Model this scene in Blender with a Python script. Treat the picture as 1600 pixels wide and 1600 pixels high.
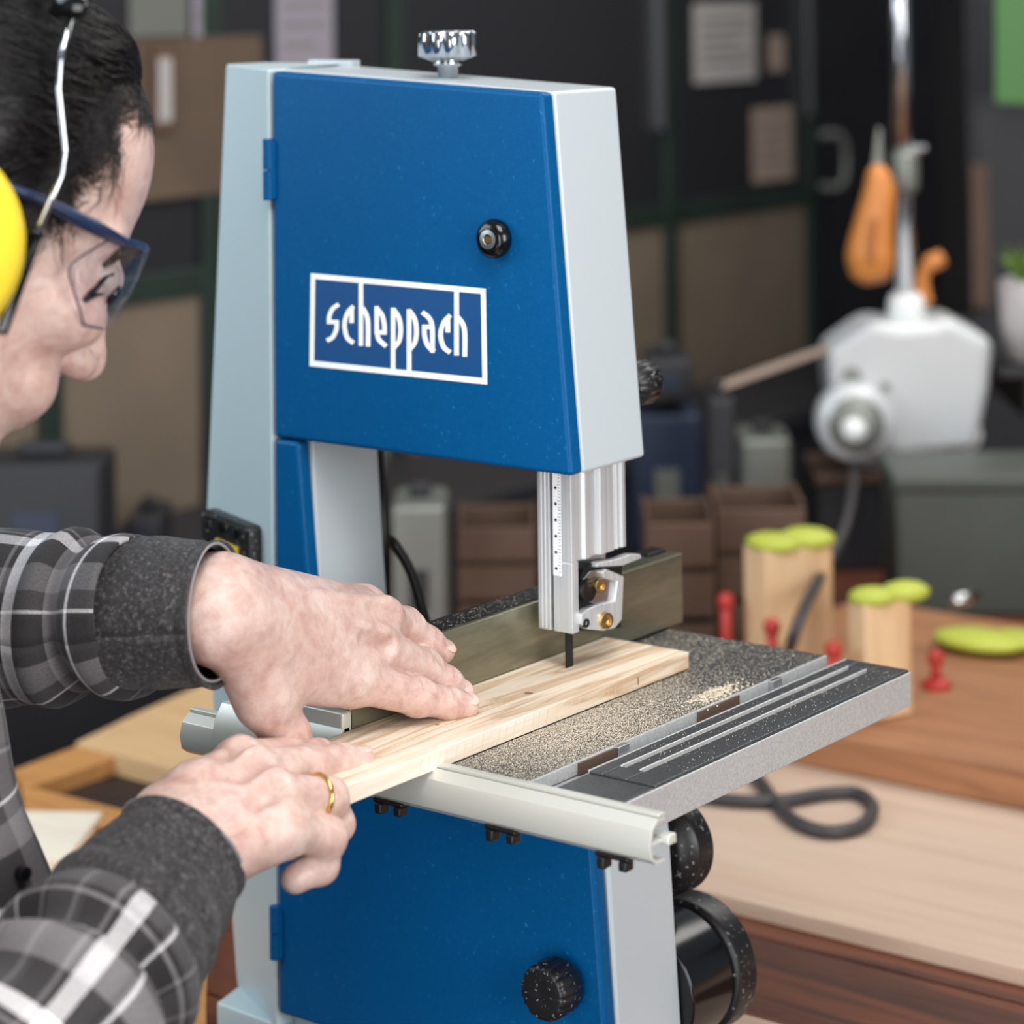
import bpy, math, random
import numpy as np
from mathutils import Vector, Matrix
random.seed(7); np.random.seed(7)
for o in list(bpy.data.objects): bpy.data.objects.remove(o)
scene = bpy.context.scene
COL = scene.collection
OZ = 1150.0            # height of the saw table above the floor, mm (all modelling below is in mm, z = 0 is the saw table)

# ------------------------------------------------------------------ camera
CAM = dict(f=3990.5, cx=836.2, cy=-150.6, yaw=-0.6465, pitch=0.0302, roll=-0.0119)
CPOS = np.array([1053.5, -1130.0, 404.8])
def cam_axes(yaw, pitch, roll):
    cy, sy, cp, sp = math.cos(yaw), math.sin(yaw), math.cos(pitch), math.sin(pitch)
    fwd = np.array([sy*cp, cy*cp, sp]); right = np.array([cy, -sy, 0.]); up = np.cross(right, fwd)
    r2 = math.cos(roll)*right + math.sin(roll)*up; u2 = -math.sin(roll)*right + math.cos(roll)*up
    return r2, -u2, fwd
CR, CD, CF = cam_axes(CAM['yaw'], CAM['pitch'], CAM['roll'])
def ray(u, v): return CR*(u-CAM['cx'])/CAM['f'] + CD*(v-CAM['cy'])/CAM['f'] + CF
def atd(u, v, d): return CPOS + ray(u, v)*d                       # point at depth d
def onp(u, v, ax, val):                                           # point on an axis plane
    d = ray(u, v); return CPOS + d*(val-CPOS[ax])/d[ax]
cam = bpy.data.cameras.new('camera'); camo = bpy.data.objects.new('camera', cam); COL.objects.link(camo)
camo.matrix_world = Matrix((( CR[0], -CD[0], -CF[0], CPOS[0]/1000), (CR[1], -CD[1], -CF[1], CPOS[1]/1000),
                            (CR[2], -CD[2], -CF[2], (CPOS[2]+OZ)/1000), (0, 0, 0, 1)))
cam.sensor_width = 36; cam.sensor_fit = 'HORIZONTAL'; cam.lens = CAM['f']*36/1600
cam.shift_x = -(CAM['cx']-800)/1600; cam.shift_y = (CAM['cy']-800)/1600
cam.clip_start = 0.05; cam.clip_end = 60
cam.dof.use_dof = True; cam.dof.focus_distance = 1.37; cam.dof.aperture_fstop = 6.0
scene.camera = camo

# ------------------------------------------------------------------ world, lights, exposure
world = bpy.data.worlds.new('workshop_air'); scene.world = world; world.use_nodes = True
wb = world.node_tree.nodes['Background']; wb.inputs[0].default_value = (0.80, 0.90, 1.0, 1); wb.inputs[1].default_value = 0.26
def area(name, pos, target, size, power, col, size_y=None):
    l = bpy.data.lights.new(name, 'AREA'); l.energy = power; l.color = col; l.size = size
    if size_y: l.shape = 'RECTANGLE'; l.size_y = size_y
    o = bpy.data.objects.new(name, l); COL.objects.link(o)
    p = Vector((pos[0]/1000, pos[1]/1000, (pos[2]+OZ)/1000)); t = Vector((target[0]/1000, target[1]/1000, (target[2]+OZ)/1000))
    o.location = p; o.rotation_euler = (t-p).to_track_quat('-Z', 'Y').to_euler(); return o
area('key_light', (1800, -480, 400), (150, 0, 60), 0.9, 23, (1, 0.985, 0.96))
area('front_fill', (450, -2200, -80), (100, 0, -40), 1.5, 42, (0.97, 0.98, 1.0))  # added low fill that lifts the lower door
area('left_light', (-1050, -900, 800), (0, -50, 50), 1.0, 16, (0.78, 0.91, 1.0))
area('table_fill', (620, -520, 1250), (190, 0, 0), 0.7, 15, (1, 0.98, 0.95))  # added overhead fill for the board and table top, not an actual lamp
area('bench_fill', (0, 900, 1600), (0, 700, 0), 1.6, 9, (1, 0.96, 0.9))  # added fill from above for the bench behind, no fixture there
area('cabinet_fill', (100, 1700, 1500), (-1000, 1900, 150), 1.2, 24, (1, 0.97, 0.92))  # added fill that brightens the cabinet wall, no such lamp in the room
scene.view_settings.view_transform = 'Standard'; scene.view_settings.look = 'None'
scene.view_settings.exposure = 0.0; scene.view_settings.gamma = 1.0; scene.view_settings.use_curve_mapping = False

# ------------------------------------------------------------------ materials
def srgb(h):
    h = h.lstrip('#'); c = [int(h[i:i+2], 16)/255 for i in (0, 2, 4)]
    return tuple((x/12.92 if x <= 0.04045 else ((x+0.055)/1.055)**2.4) for x in c) + (1,)
class NT:
    def __init__(s, name):
        s.m = bpy.data.materials.new(name); s.m.use_nodes = True; s.t = s.m.node_tree; s.n = s.t.nodes; s.l = s.t.links
        s.b = s.n['Principled BSDF']; s.out = s.n['Material Output']
    def node(s, kind, **kw):
        x = s.n.new(kind)
        for k, v in kw.items(): setattr(x, k, v)
        return x
    def set(s, **kw):
        for k, v in kw.items(): s.b.inputs[k.replace('_', ' ')].default_value = v
        return s
    def coords(s, scale=(1, 1, 1), kind='Object', rot=(0, 0, 0)):
        c = s.node('ShaderNodeTexCoord'); m = s.node('ShaderNodeMapping'); s.l.new(c.outputs[kind], m.inputs[0])
        m.inputs['Scale'].default_value = scale; m.inputs['Rotation'].default_value = rot; return m.outputs[0]
    def noise(s, vec, scale, detail=4, rough=0.55, dist=0):
        n = s.node('ShaderNodeTexNoise'); s.l.new(vec, n.inputs['Vector']); n.inputs['Scale'].default_value = scale
        n.inputs['Detail'].default_value = detail; n.inputs['Roughness'].default_value = rough; n.inputs['Distortion'].default_value = dist
        return n.outputs['Fac']
    def ramp(s, fac, stops, interp='LINEAR'):
        r = s.node('ShaderNodeValToRGB'); s.l.new(fac, r.inputs[0]); r.color_ramp.interpolation = interp
        e = r.color_ramp.elements
        while len(e) < len(stops): e.new(0.5)
        for x, (p, c) in zip(e, stops): x.position = p; x.color = c
        return r.outputs[0]
    def mix(s, fac, a, b, mode='MIX'):
        x = s.node('ShaderNodeMix', data_type='RGBA', blend_type=mode)
        for sock, val in ((x.inputs[0], fac), (x.inputs[6], a), (x.inputs[7], b)):
            if isinstance(val, (int, float, tuple)): sock.default_value = val
            else: s.l.new(val, sock)
        return x.outputs[2]
    def math(s, op, a, b=0.0):
        x = s.node('ShaderNodeMath', operation=op)
        for sock, val in ((x.inputs[0], a), (x.inputs[1], b)):
            if isinstance(val, (int, float)): sock.default_value = val
            else: s.l.new(val, sock)
        return x.outputs[0]
    def color(s, c): s.l.new(c, s.b.inputs['Base Color']); return s
    def bump(s, h, strength=0.3, dist=0.001):
        b = s.node('ShaderNodeBump'); s.l.new(h, b.inputs['Height']); b.inputs['Strength'].default_value = strength
        b.inputs['Distance'].default_value = dist; s.l.new(b.outputs[0], s.b.inputs['Normal']); return s
M = {}
def paint(name, col, rough=0.4, metal=0.0, grain=0.0, gscale=900, coat=0.0, vary=0.0):
    t = NT(name); c = srgb(col) if isinstance(col, str) else col
    t.set(Base_Color=c, Roughness=rough, Metallic=metal)
    if coat: t.b.inputs['Coat Weight'].default_value = coat
    v = t.coords()
    if vary:
        n = t.noise(v, 6, 5); k = tuple(min(1, x*(1+vary)) for x in c[:3])+(1,); d = tuple(x*(1-vary) for x in c[:3])+(1,)
        t.color(t.ramp(n, [(0.3, d), (0.7, k)]))
    if grain: t.bump(t.noise(v, gscale, 2), grain, 0.0005)
    M[name] = t.m; return t
def wood(name, c_dark, c_light, axis=0, rings=26.0, rough=0.55, dist=3.0, contrast=1.0):
    t = NT(name); sc = [1.0, 1.0, 1.0]; sc[axis] = 0.06
    v = t.coords(scale=tuple(sc)); n = t.noise(v, rings, 6, 0.6, dist)
    n2 = t.noise(v, rings*9, 3, 0.6)
    base = t.ramp(n, [(0.28, srgb(c_dark)), (0.48, srgb(c_light)), (0.6, srgb(c_light)), (0.78, srgb(c_dark))])
    fine = t.ramp(n2, [(0.3, (0.72, 0.70, 0.68, 1)), (0.6, (1, 1, 1, 1))])
    t.color(t.mix(0.8*contrast, base, fine, 'MULTIPLY')); t.set(Roughness=rough); t.bump(n2, 0.15, 0.0005); M[name] = t.m; return t

t = paint('blue_paint', '#045a90', 0.36, 0.0, 0.16, 700); t.b.inputs['Specular IOR Level'].default_value = 0.12
v = t.coords(); sp = t.noise(v, 420, 1, 0.5); t.color(t.ramp(sp, [(0.0, srgb('#024a80')), (0.72, srgb('#045286')), (0.82, srgb('#2470a6'))]))
paint('logo_blue', '#0a4880', 0.4)
paint('white_print', '#fbfcfc', 0.5)
paint('frame_lit_left', '#bccdd2', 0.38, 0.0, 0.12, 260)  # frame paint with the cool light of the left side in its colour
paint('frame_lit_right', '#bac2c7', 0.34, 0.0, 0.05, 260)  # same frame paint, toned for how light falls on the right side
paint('black_plastic', '#141416', 0.35, 0, 0.06, 500)
paint('black_gloss', '#0b0b0d', 0.16, 0, 0)
t = paint('dusty_black', '#131315', 0.4); v = t.coords(); sp = t.noise(v, 330, 2, 0.6)
t.color(t.ramp(sp, [(0.0, srgb('#101012')), (0.63, srgb('#19191b')), (0.70, srgb('#8d8a86'))]))
paint('chrome', (0.55, 0.57, 0.60, 1), 0.12, 1.0)
paint('steel', (0.60, 0.61, 0.62, 1), 0.28, 1.0)
paint('dark_steel', (0.02, 0.02, 0.022, 1), 0.35, 0.6)
paint('brass', (0.62, 0.40, 0.16, 1), 0.25, 1.0)
t = NT('brushed_aluminium'); v = t.coords(scale=(1, 1, 0.02)); n = t.noise(v, 420, 3, 0.6)
t.color(t.ramp(n, [(0.3, (0.62, 0.63, 0.65, 1)), (0.7, (0.84, 0.85, 0.86, 1))])); t.set(Metallic=0.5, Roughness=0.34); t.bump(n, 0.15, 0.0004); M['brushed_aluminium'] = t.m
t = NT('cast_table_top'); v = t.coords(); n = t.noise(v, 520, 3, 0.6); t.color(t.ramp(n, [(0.3, (0.055, 0.058, 0.062, 1)), (0.7, (0.11, 0.115, 0.12, 1))]))
t.set(Metallic=0.55, Roughness=0.38); t.bump(n, 0.12, 0.0004); M['cast_table_top'] = t.m
t = NT('cast_table_side'); v = t.coords(); n = t.noise(v, 700, 2, 0.6); t.color(t.ramp(n, [(0.3, (0.44, 0.445, 0.45, 1)), (0.7, (0.60, 0.605, 0.61, 1))]))
t.set(Metallic=0.35, Roughness=0.42); t.bump(n, 0.2, 0.0004); M['cast_table_side'] = t.m
paint('anodised_rail', '#cfd0c8', 0.33, 0.25)
t = NT('bronze_fence'); v = t.coords(scale=(1, 0.15, 1)); n = t.noise(v, 60, 5, 0.65); t.color(t.ramp(n, [(0.3, srgb('#6a6858')), (0.7, srgb('#9c9984'))]))
t.set(Metallic=0.7, Roughness=0.3); M['bronze_fence'] = t.m
t = paint('fence_top_reflection', '#0d0d0c', 0.5); v = t.coords(); sp = t.noise(v, 420, 2, 0.6)  # dark grazing reflection given as colour, with pale dust specks
t.color(t.ramp(sp, [(0.0, srgb('#0b0b0b')), (0.66, srgb('#161614')), (0.72, srgb('#8f8a80'))]))
# workpiece: pale pine, grain running along the board (y)
t = NT('pine'); v = t.coords(scale=(1, 0.07, 1)); n = t.noise(v, 52, 5, 0.55, 1.2); n2 = t.noise(v, 480, 3, 0.6)
n3 = t.noise(t.coords(scale=(1, .25, 1)), 14, 3, 0.6)
b = t.ramp(n, [(0.30, srgb('#f4e8d8')), (0.44, srgb('#efdec8')), (0.50, srgb('#cfae8c')), (0.54, srgb('#ecdac2')), (0.72, srgb('#f6ecde'))])
c = t.mix(0.55, b, t.ramp(n2, [(0.3, (0.80, 0.77, 0.74, 1)), (0.62, (1, 1, 1, 1))]), 'MULTIPLY')
t.color(t.mix(0.55, c, t.ramp(n3, [(0.35, (0.80, 0.775, 0.765, 1)), (0.6, (1, 1, 1, 1))]), 'MULTIPLY')); t.set(Roughness=0.6); t.bump(n2, 0.2, 0.0004); M['pine'] = t.m
paint('knot_wood', '#8a6a54', 0.6)
paint('sawdust_grain', '#d9ccb6', 0.8)
wood('bench_wood', '#3a1d12', '#6e3b26', 0, 18)
wood('tan_wood', '#b98a58', '#d9b486', 0, 14, contrast=0.5)
wood('orange_wood', '#a9713c', '#c89055', 0, 16, contrast=0.6)
wood('plywood', '#b99c86', '#cbb19d', 0, 10, contrast=0.35)
wood('beam_wood', '#7d4f33', '#a87450', 0, 16, contrast=0.5)
wood('block_wood', '#d9ac7e', '#ecca9f', 2, 14, contrast=0.4)
wood('white_wood', '#e2d3bd', '#efe5d4', 0, 12, contrast=0.4)
paint('tray_dark', '#2a1a16', 0.6, 0, 0, vary=0.3)
paint('lime', '#b7bf4a', 0.6, vary=0.15)
paint('red_plastic', '#b8352f', 0.45)
paint('grey_cable', '#3d3a3c', 0.5)
paint('black_cable', '#0c0b0b', 0.4)
paint('dark_green', '#23302a', 0.5, vary=0.2)
paint('box_green', '#4a4f49', 0.55, vary=0.15)
paint('tan_panel', '#75685a', 0.55, vary=0.12)
paint('dark_glass', '#232428', 0.5)
paint('navy', '#1f2a42', 0.5)
paint('charcoal', '#242428', 0.55, vary=0.2)
paint('brown_box', '#5b4436', 0.6, vary=0.2)
paint('brown_wall', '#5a4a3c', 0.8, vary=0.25)
paint('paper', '#a8a4a2', 0.8)
paint('paper_print', '#77736f', 0.8)
paint('paper_warm', '#9a877b', 0.8)
paint('lilac_paper', '#8b8591', 0.7)
paint('wall_dark', '#2a2826', 0.8, vary=0.2)
paint('floor_concrete', '#3a3633', 0.8, vary=0.2)
paint('machine_white', '#d5d8da', 0.3, 0.15)
paint('machine_grey', '#82857f', 0.35, 0.4)
paint('bright_white', '#f4f6f6', 0.3)
paint('handle_orange', '#d98a45', 0.45)
paint('handle_dark', '#b06a35', 0.45)
paint('green_sheet', '#4d7a45', 0.6)
paint('leaf_green', '#6a8a3c', 0.5)
paint('pot_white', '#b9b4b4', 0.5)
paint('yellow_muff', '#f2d33a', 0.3)
paint('switch_yellow', '#e2c21e', 0.35)
paint('switch_green', '#3f8a6c', 0.35)
paint('navy_frame', '#1d2a48', 0.25)
paint('gold', (0.75, 0.50, 0.18, 1), 0.18, 1.0)
paint('eye_white', '#b4a69e', 0.2)
paint('iris', '#1a110c', 0.1)
paint('nail', '#e8beb0', 0.28)
paint('button_black', '#111214', 0.25)
# skin
t = NT('skin'); v = t.coords(); n = t.noise(v, 34, 5, 0.6); n2 = t.noise(v, 620, 3, 0.6); n3 = t.noise(v, 150, 5, 0.6); n4 = t.noise(v, 60, 3, 0.5, 1.5)
c = t.ramp(n, [(0.30, srgb('#c49c91')), (0.5, srgb('#cfaea3')), (0.68, srgb('#dac2b9'))])
c = t.mix(0.28, c, t.ramp(n3, [(0.35, srgb('#bc8d82')), (0.6, srgb('#e2ccc2'))]), 'MIX')
c = t.mix(0.22, c, t.ramp(n4, [(0.38, srgb('#b9a09a')), (0.52, (1, 1, 1, 1))]), 'MULTIPLY')
t.color(c); t.set(Roughness=0.38); t.b.inputs['Subsurface Weight'].default_value = 0.10; t.b.inputs['Subsurface Radius'].default_value = (1, 0.35, 0.2)
vo = t.node('ShaderNodeTexVoronoi', feature='DISTANCE_TO_EDGE'); t.l.new(t.coords(scale=(1, 1, 1)), vo.inputs['Vector']); vo.inputs['Scale'].default_value = 700
t.b.inputs['Subsurface Scale'].default_value = 0.004; t.bump(t.math('ADD', t.math('MULTIPLY', vo.outputs['Distance'], 0.8), t.math('ADD', n2, t.math('MULTIPLY', n3, 0.8))), 0.32, 0.0008); M['skin'] = t.m
# hair
t = NT('hair_black'); t.set(Base_Color=srgb('#070606'), Roughness=0.4); t.b.inputs['Specular IOR Level'].default_value = 0.35
v = t.coords(); n = t.noise(v, 260, 4, 0.6); t.bump(n, 0.5, 0.001); M['hair_black'] = t.m
t = NT('hair_strand'); t.set(Base_Color=srgb('#0b0909'), Roughness=0.34); t.b.inputs['Specular IOR Level'].default_value = 0.5; M['hair_strand'] = t.m
# flannel: plaid by UV (u along the sleeve, v around it, both in metres)
def plaid(name, ux, vx, seed=0.0):
    t = NT(name); uv = t.node('ShaderNodeTexCoord').outputs['UV']; s = t.node('ShaderNodeSeparateXYZ'); t.l.new(uv, s.inputs[0])
    W, L, G, D, K = (0.62, 0.60, 0.61, 1), (0.16, 0.15, 0.155, 1), (0.05, 0.047, 0.049, 1), (0.022, 0.020, 0.021, 1), (0.012, 0.011, 0.012, 1)
    def stripes(sock, per, off):
        f = t.math('FRACT', t.math('ADD', t.math('DIVIDE', sock, per), off))
        return t.ramp(f, [(0.0, D), (0.16, W), (0.24, D), (0.27, L), (0.29, D), (0.40, G), (0.43, L), (0.45, G), (0.58, K), (0.60, L), (0.615, K), (0.74, D), (0.76, W), (0.775, G), (0.86, L)], 'CONSTANT')
    a = stripes(s.outputs[0], ux, 0.13+seed); b = stripes(s.outputs[1], vx, 0.41+seed)
    mp = t.node('ShaderNodeMapping'); t.l.new(uv, mp.inputs[0])
    n = t.noise(mp.outputs[0], 900, 3, 0.7); c = t.mix(0.75, a, b, 'ADD')
    c = t.mix(0.75, c, t.ramp(n, [(0.3, (0.55, 0.55, 0.55, 1)), (0.7, (1.25, 1.25, 1.25, 1))]), 'MULTIPLY')
    t.color(c); t.set(Roughness=0.9); t.b.inputs['Sheen Weight'].default_value = 0.08; t.bump(n, 0.3, 0.0006); M[name] = t.m
plaid('plaid_sleeve', 0.105, 0.092); plaid('plaid_body', 0.12, 0.11, 0.3)
t = NT('cuff_fleece'); v = t.coords(); n = t.noise(v, 420, 4, 0.75); n2 = t.noise(v, 60, 4, 0.6)
c = t.ramp(n, [(0.34, (0.012, 0.011, 0.012, 1)), (0.56, (0.048, 0.045, 0.047, 1)), (0.74, (0.24, 0.225, 0.23, 1))])
t.color(t.mix(0.7, c, t.ramp(n2, [(0.3, (0.6, 0.6, 0.6, 1)), (0.7, (1.2, 1.2, 1.2, 1))]), 'MULTIPLY')); t.set(Roughness=0.95); t.b.inputs['Sheen Weight'].default_value = 0.08
t.bump(n, 0.6, 0.001); M['cuff_fleece'] = t.m
paint('cuff_edge', '#8b8588', 0.9)
t = paint('trouser', '#23252c', 0.9)
# clear polycarbonate
t = NT('clear_lens'); tr = t.node('ShaderNodeBsdfTransparent'); gl = t.node('ShaderNodeBsdfGlossy'); fr = t.node('ShaderNodeLayerWeight'); mx = t.node('ShaderNodeMixShader')
tr.inputs[0].default_value = (0.95, 0.95, 0.97, 1); gl.inputs['Roughness'].default_value = 0.05; fr.inputs[0].default_value = 0.2
fa = t.math('ADD', t.math('MULTIPLY', t.math('POWER', fr.outputs['Facing'], 2.5), 0.45), 0.03)
t.l.new(fa, mx.inputs[0]); t.l.new(tr.outputs[0], mx.inputs[1]); t.l.new(gl.outputs[0], mx.inputs[2]); t.l.new(mx.outputs[0], t.out.inputs[0]); M['clear_lens'] = t.m
paint('lens_edge', '#4a4248', 0.2)

# ------------------------------------------------------------------ mesh helpers (mm, table-top z = 0)
def thing(name, label, cat, base, group=None):
    o = bpy.data.objects.new(name, None); COL.objects.link(o); o.empty_display_size = 0.02
    o.location = (base[0]/1000, base[1]/1000, (base[2]+OZ)/1000); o['label'] = label; o['category'] = cat
    if group: o['group'] = group
    return o
def origin_of(o):
    p = np.zeros(3)
    while o is not None: p = p + np.array(o.location); o = o.parent
    return p
def mesh(name, vf, mat, parent=None, smooth=False, uv=None, bevel=0, label=None, base=None, seg=2, angle=35):
    V, F = vf; V = np.asarray(V, float)
    W = V/1000.0 + np.array([0, 0, OZ/1000])
    o = bpy.data.objects.new(name, bpy.data.meshes.new(name)); COL.objects.link(o)
    if parent is not None: o.parent = parent; org = origin_of(parent)
    else:
        if base is None: base = [(V[:, 0].min()+V[:, 0].max())/2, (V[:, 1].min()+V[:, 1].max())/2, V[:, 2].min()]
        org = np.array([base[0]/1000, base[1]/1000, (base[2]+OZ)/1000]); o.location = org
    me = o.data; me.from_pydata((W-org).tolist(), [], [list(map(int, f)) for f in F]); me.validate(); me.update()
    me.materials.append(M[mat] if isinstance(mat, str) else mat)
    if uv is not None:
        l = me.uv_layers.new(name='UVMap'); idx = np.empty(len(me.loops), int); me.loops.foreach_get('vertex_index', idx)
        l.data.foreach_set('uv', np.asarray(uv, float)[idx].ravel())
    if smooth:
        me.polygons.foreach_set('use_smooth', [True]*len(me.polygons))
    if bevel:
        b = o.modifiers.new('bevel', 'BEVEL'); b.width = bevel/1000; b.segments = seg; b.limit_method = 'ANGLE'; b.angle_limit = math.radians(angle)
        me.polygons.foreach_set('use_smooth', [True]*len(me.polygons))
        w = o.modifiers.new('wn', 'WEIGHTED_NORMAL'); w.keep_sharp = True
    if label: o['label'] = label
    return o
def tag(o, label, cat, group=None, kind=None):
    o['label'] = label; o['category'] = cat
    if group: o['group'] = group
    if kind: o['kind'] = kind
    return o
def struct(o): o['kind'] = 'structure'; return o
def join(*parts):
    V, F, k = [], [], 0
    for v, f in parts:
        v = np.asarray(v, float); V.append(v); F += [[i+k for i in q] for q in f]; k += len(v)
    return np.vstack(V), F
def box(x0, x1, y0, y1, z0, z1):
    V = [(x, y, z) for z in (z0, z1) for y in (y0, y1) for x in (x0, x1)]
    return np.array(V, float), [[0, 2, 3, 1], [4, 5, 7, 6], [0, 1, 5, 4], [2, 6, 7, 3], [0, 4, 6, 2], [1, 3, 7, 5]]
def prism(poly, a, b):                      # poly: list of 3D points on one side, a/b: offset vectors
    P = np.asarray(poly, float); n = len(P); V = np.vstack([P+np.asarray(a, float), P+np.asarray(b, float)])
    return V, [list(range(n))[::-1], list(range(n, 2*n))] + [[i, (i+1) % n, n+(i+1) % n, n+i] for i in range(n)]
def prismY(poly, y0, y1):                   # poly in (x,z), clockwise or not
    P = [(x, 0, z) for x, z in poly]; return prism(P, (0, y0, 0), (0, y1, 0))
def frame_of(d):
    d = np.asarray(d, float); d = d/np.linalg.norm(d); a = np.array([0, 0, 1.]) if abs(d[2]) < 0.9 else np.array([1., 0, 0])
    u = np.cross(a, d); u /= np.linalg.norm(u); return d, u, np.cross(d, u)
def lathe(profile, c, axis, n=40, flute=None):       # profile: (radius, height along axis)
    d, u, w = frame_of(axis); c = np.asarray(c, float); V = []; F = []
    for r, h in profile:
        for k in range(n):
            a = 2*math.pi*k/n; rr = r*(1+(flute(a, h) if flute else 0)); V.append(c+d*h+(u*math.cos(a)+w*math.sin(a))*rr)
    m = len(profile)
    for i in range(m-1):
        for k in range(n): F.append([i*n+k, i*n+(k+1) % n, (i+1)*n+(k+1) % n, (i+1)*n+k])
    F.append([k for k in range(n)][::-1]); F.append([(m-1)*n+k for k in range(n)])
    return np.array(V), F
def smooth_path(P, k=8):
    P = [np.asarray(p, float) for p in P]; Q = [2*P[0]-P[1]]+P+[2*P[-1]-P[-2]]; out = []
    for i in range(1, len(Q)-2):
        a, b, c, d = Q[i-1:i+3]
        for j in range(k):
            t = j/k; out.append(0.5*(2*b+(c-a)*t+(2*a-5*b+4*c-d)*t*t+(3*b-a-3*c+d)*t**3))
    out.append(P[-1]); return np.array(out)
def tube(P, r, n=10, caps=True, sq=1.0):
    P = np.asarray(P, float); m = len(P); R = np.broadcast_to(np.asarray(r, float), (m,)); V = []; F = []
    T = np.gradient(P, axis=0); T /= np.linalg.norm(T, axis=1)[:, None]
    d, u, w = frame_of(T[0])
    for i in range(m):
        u = u-T[i]*(u@T[i]); u /= np.linalg.norm(u); w = np.cross(T[i], u)
        for k in range(n):
            a = 2*math.pi*k/n; V.append(P[i]+(u*math.cos(a)+w*math.sin(a)*sq)*R[i])
    for i in range(m-1):
        for k in range(n): F.append([i*n+k, i*n+(k+1) % n, (i+1)*n+(k+1) % n, (i+1)*n+k])
    if caps: F.append(list(range(n))[::-1]); F.append([(m-1)*n+k for k in range(n)])
    return np.array(V), F
def ellipsoid(c, r, axes=None, n=20, m=12):
    V = []; F = []; A = np.eye(3) if axes is None else np.asarray(axes)
    for i in range(m+1):
        th = math.pi*i/m
        for k in range(n):
            a = 2*math.pi*k/n; p = np.array([r[0]*math.sin(th)*math.cos(a), r[1]*math.sin(th)*math.sin(a), r[2]*math.cos(th)]); V.append(np.asarray(c)+p@A)
    for i in range(m):
        for k in range(n): F.append([i*n+k, (i+1)*n+k, (i+1)*n+(k+1) % n, i*n+(k+1) % n])
    return np.array(V), F
def stroke(P, w, lift, thick, proj, sm=True, k=6):      # flat ribbon along 2D points, projected on a plane
    P = np.asarray(P, float); Q = smooth_path(P, k) if sm and len(P) > 2 else P
    T = np.gradient(Q, axis=0); T /= np.linalg.norm(T, axis=1)[:, None]; N = np.c_[-T[:, 1], T[:, 0]]
    A = [proj(*p) for p in Q+N*w/2]; B = [proj(*p) for p in Q-N*w/2]; m = len(Q); V = []; F = []
    for h in (lift, lift+thick):
        V += [a+np.array([0, -h, 0]) for a in A]+[b+np.array([0, -h, 0]) for b in B]
    o = 2*m
    for i in range(m-1):
        F.append([o+i, o+i+1, o+m+i+1, o+m+i]); F.append([i, i+1, o+i+1, o+i]); F.append([m+i+1, m+i, o+m+i, o+m+i+1])
    F.append([0, o, o+m, m]); F.append([m-1, 2*m-1, o+2*m-1, o+m-1])
    return np.array(V), F

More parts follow.
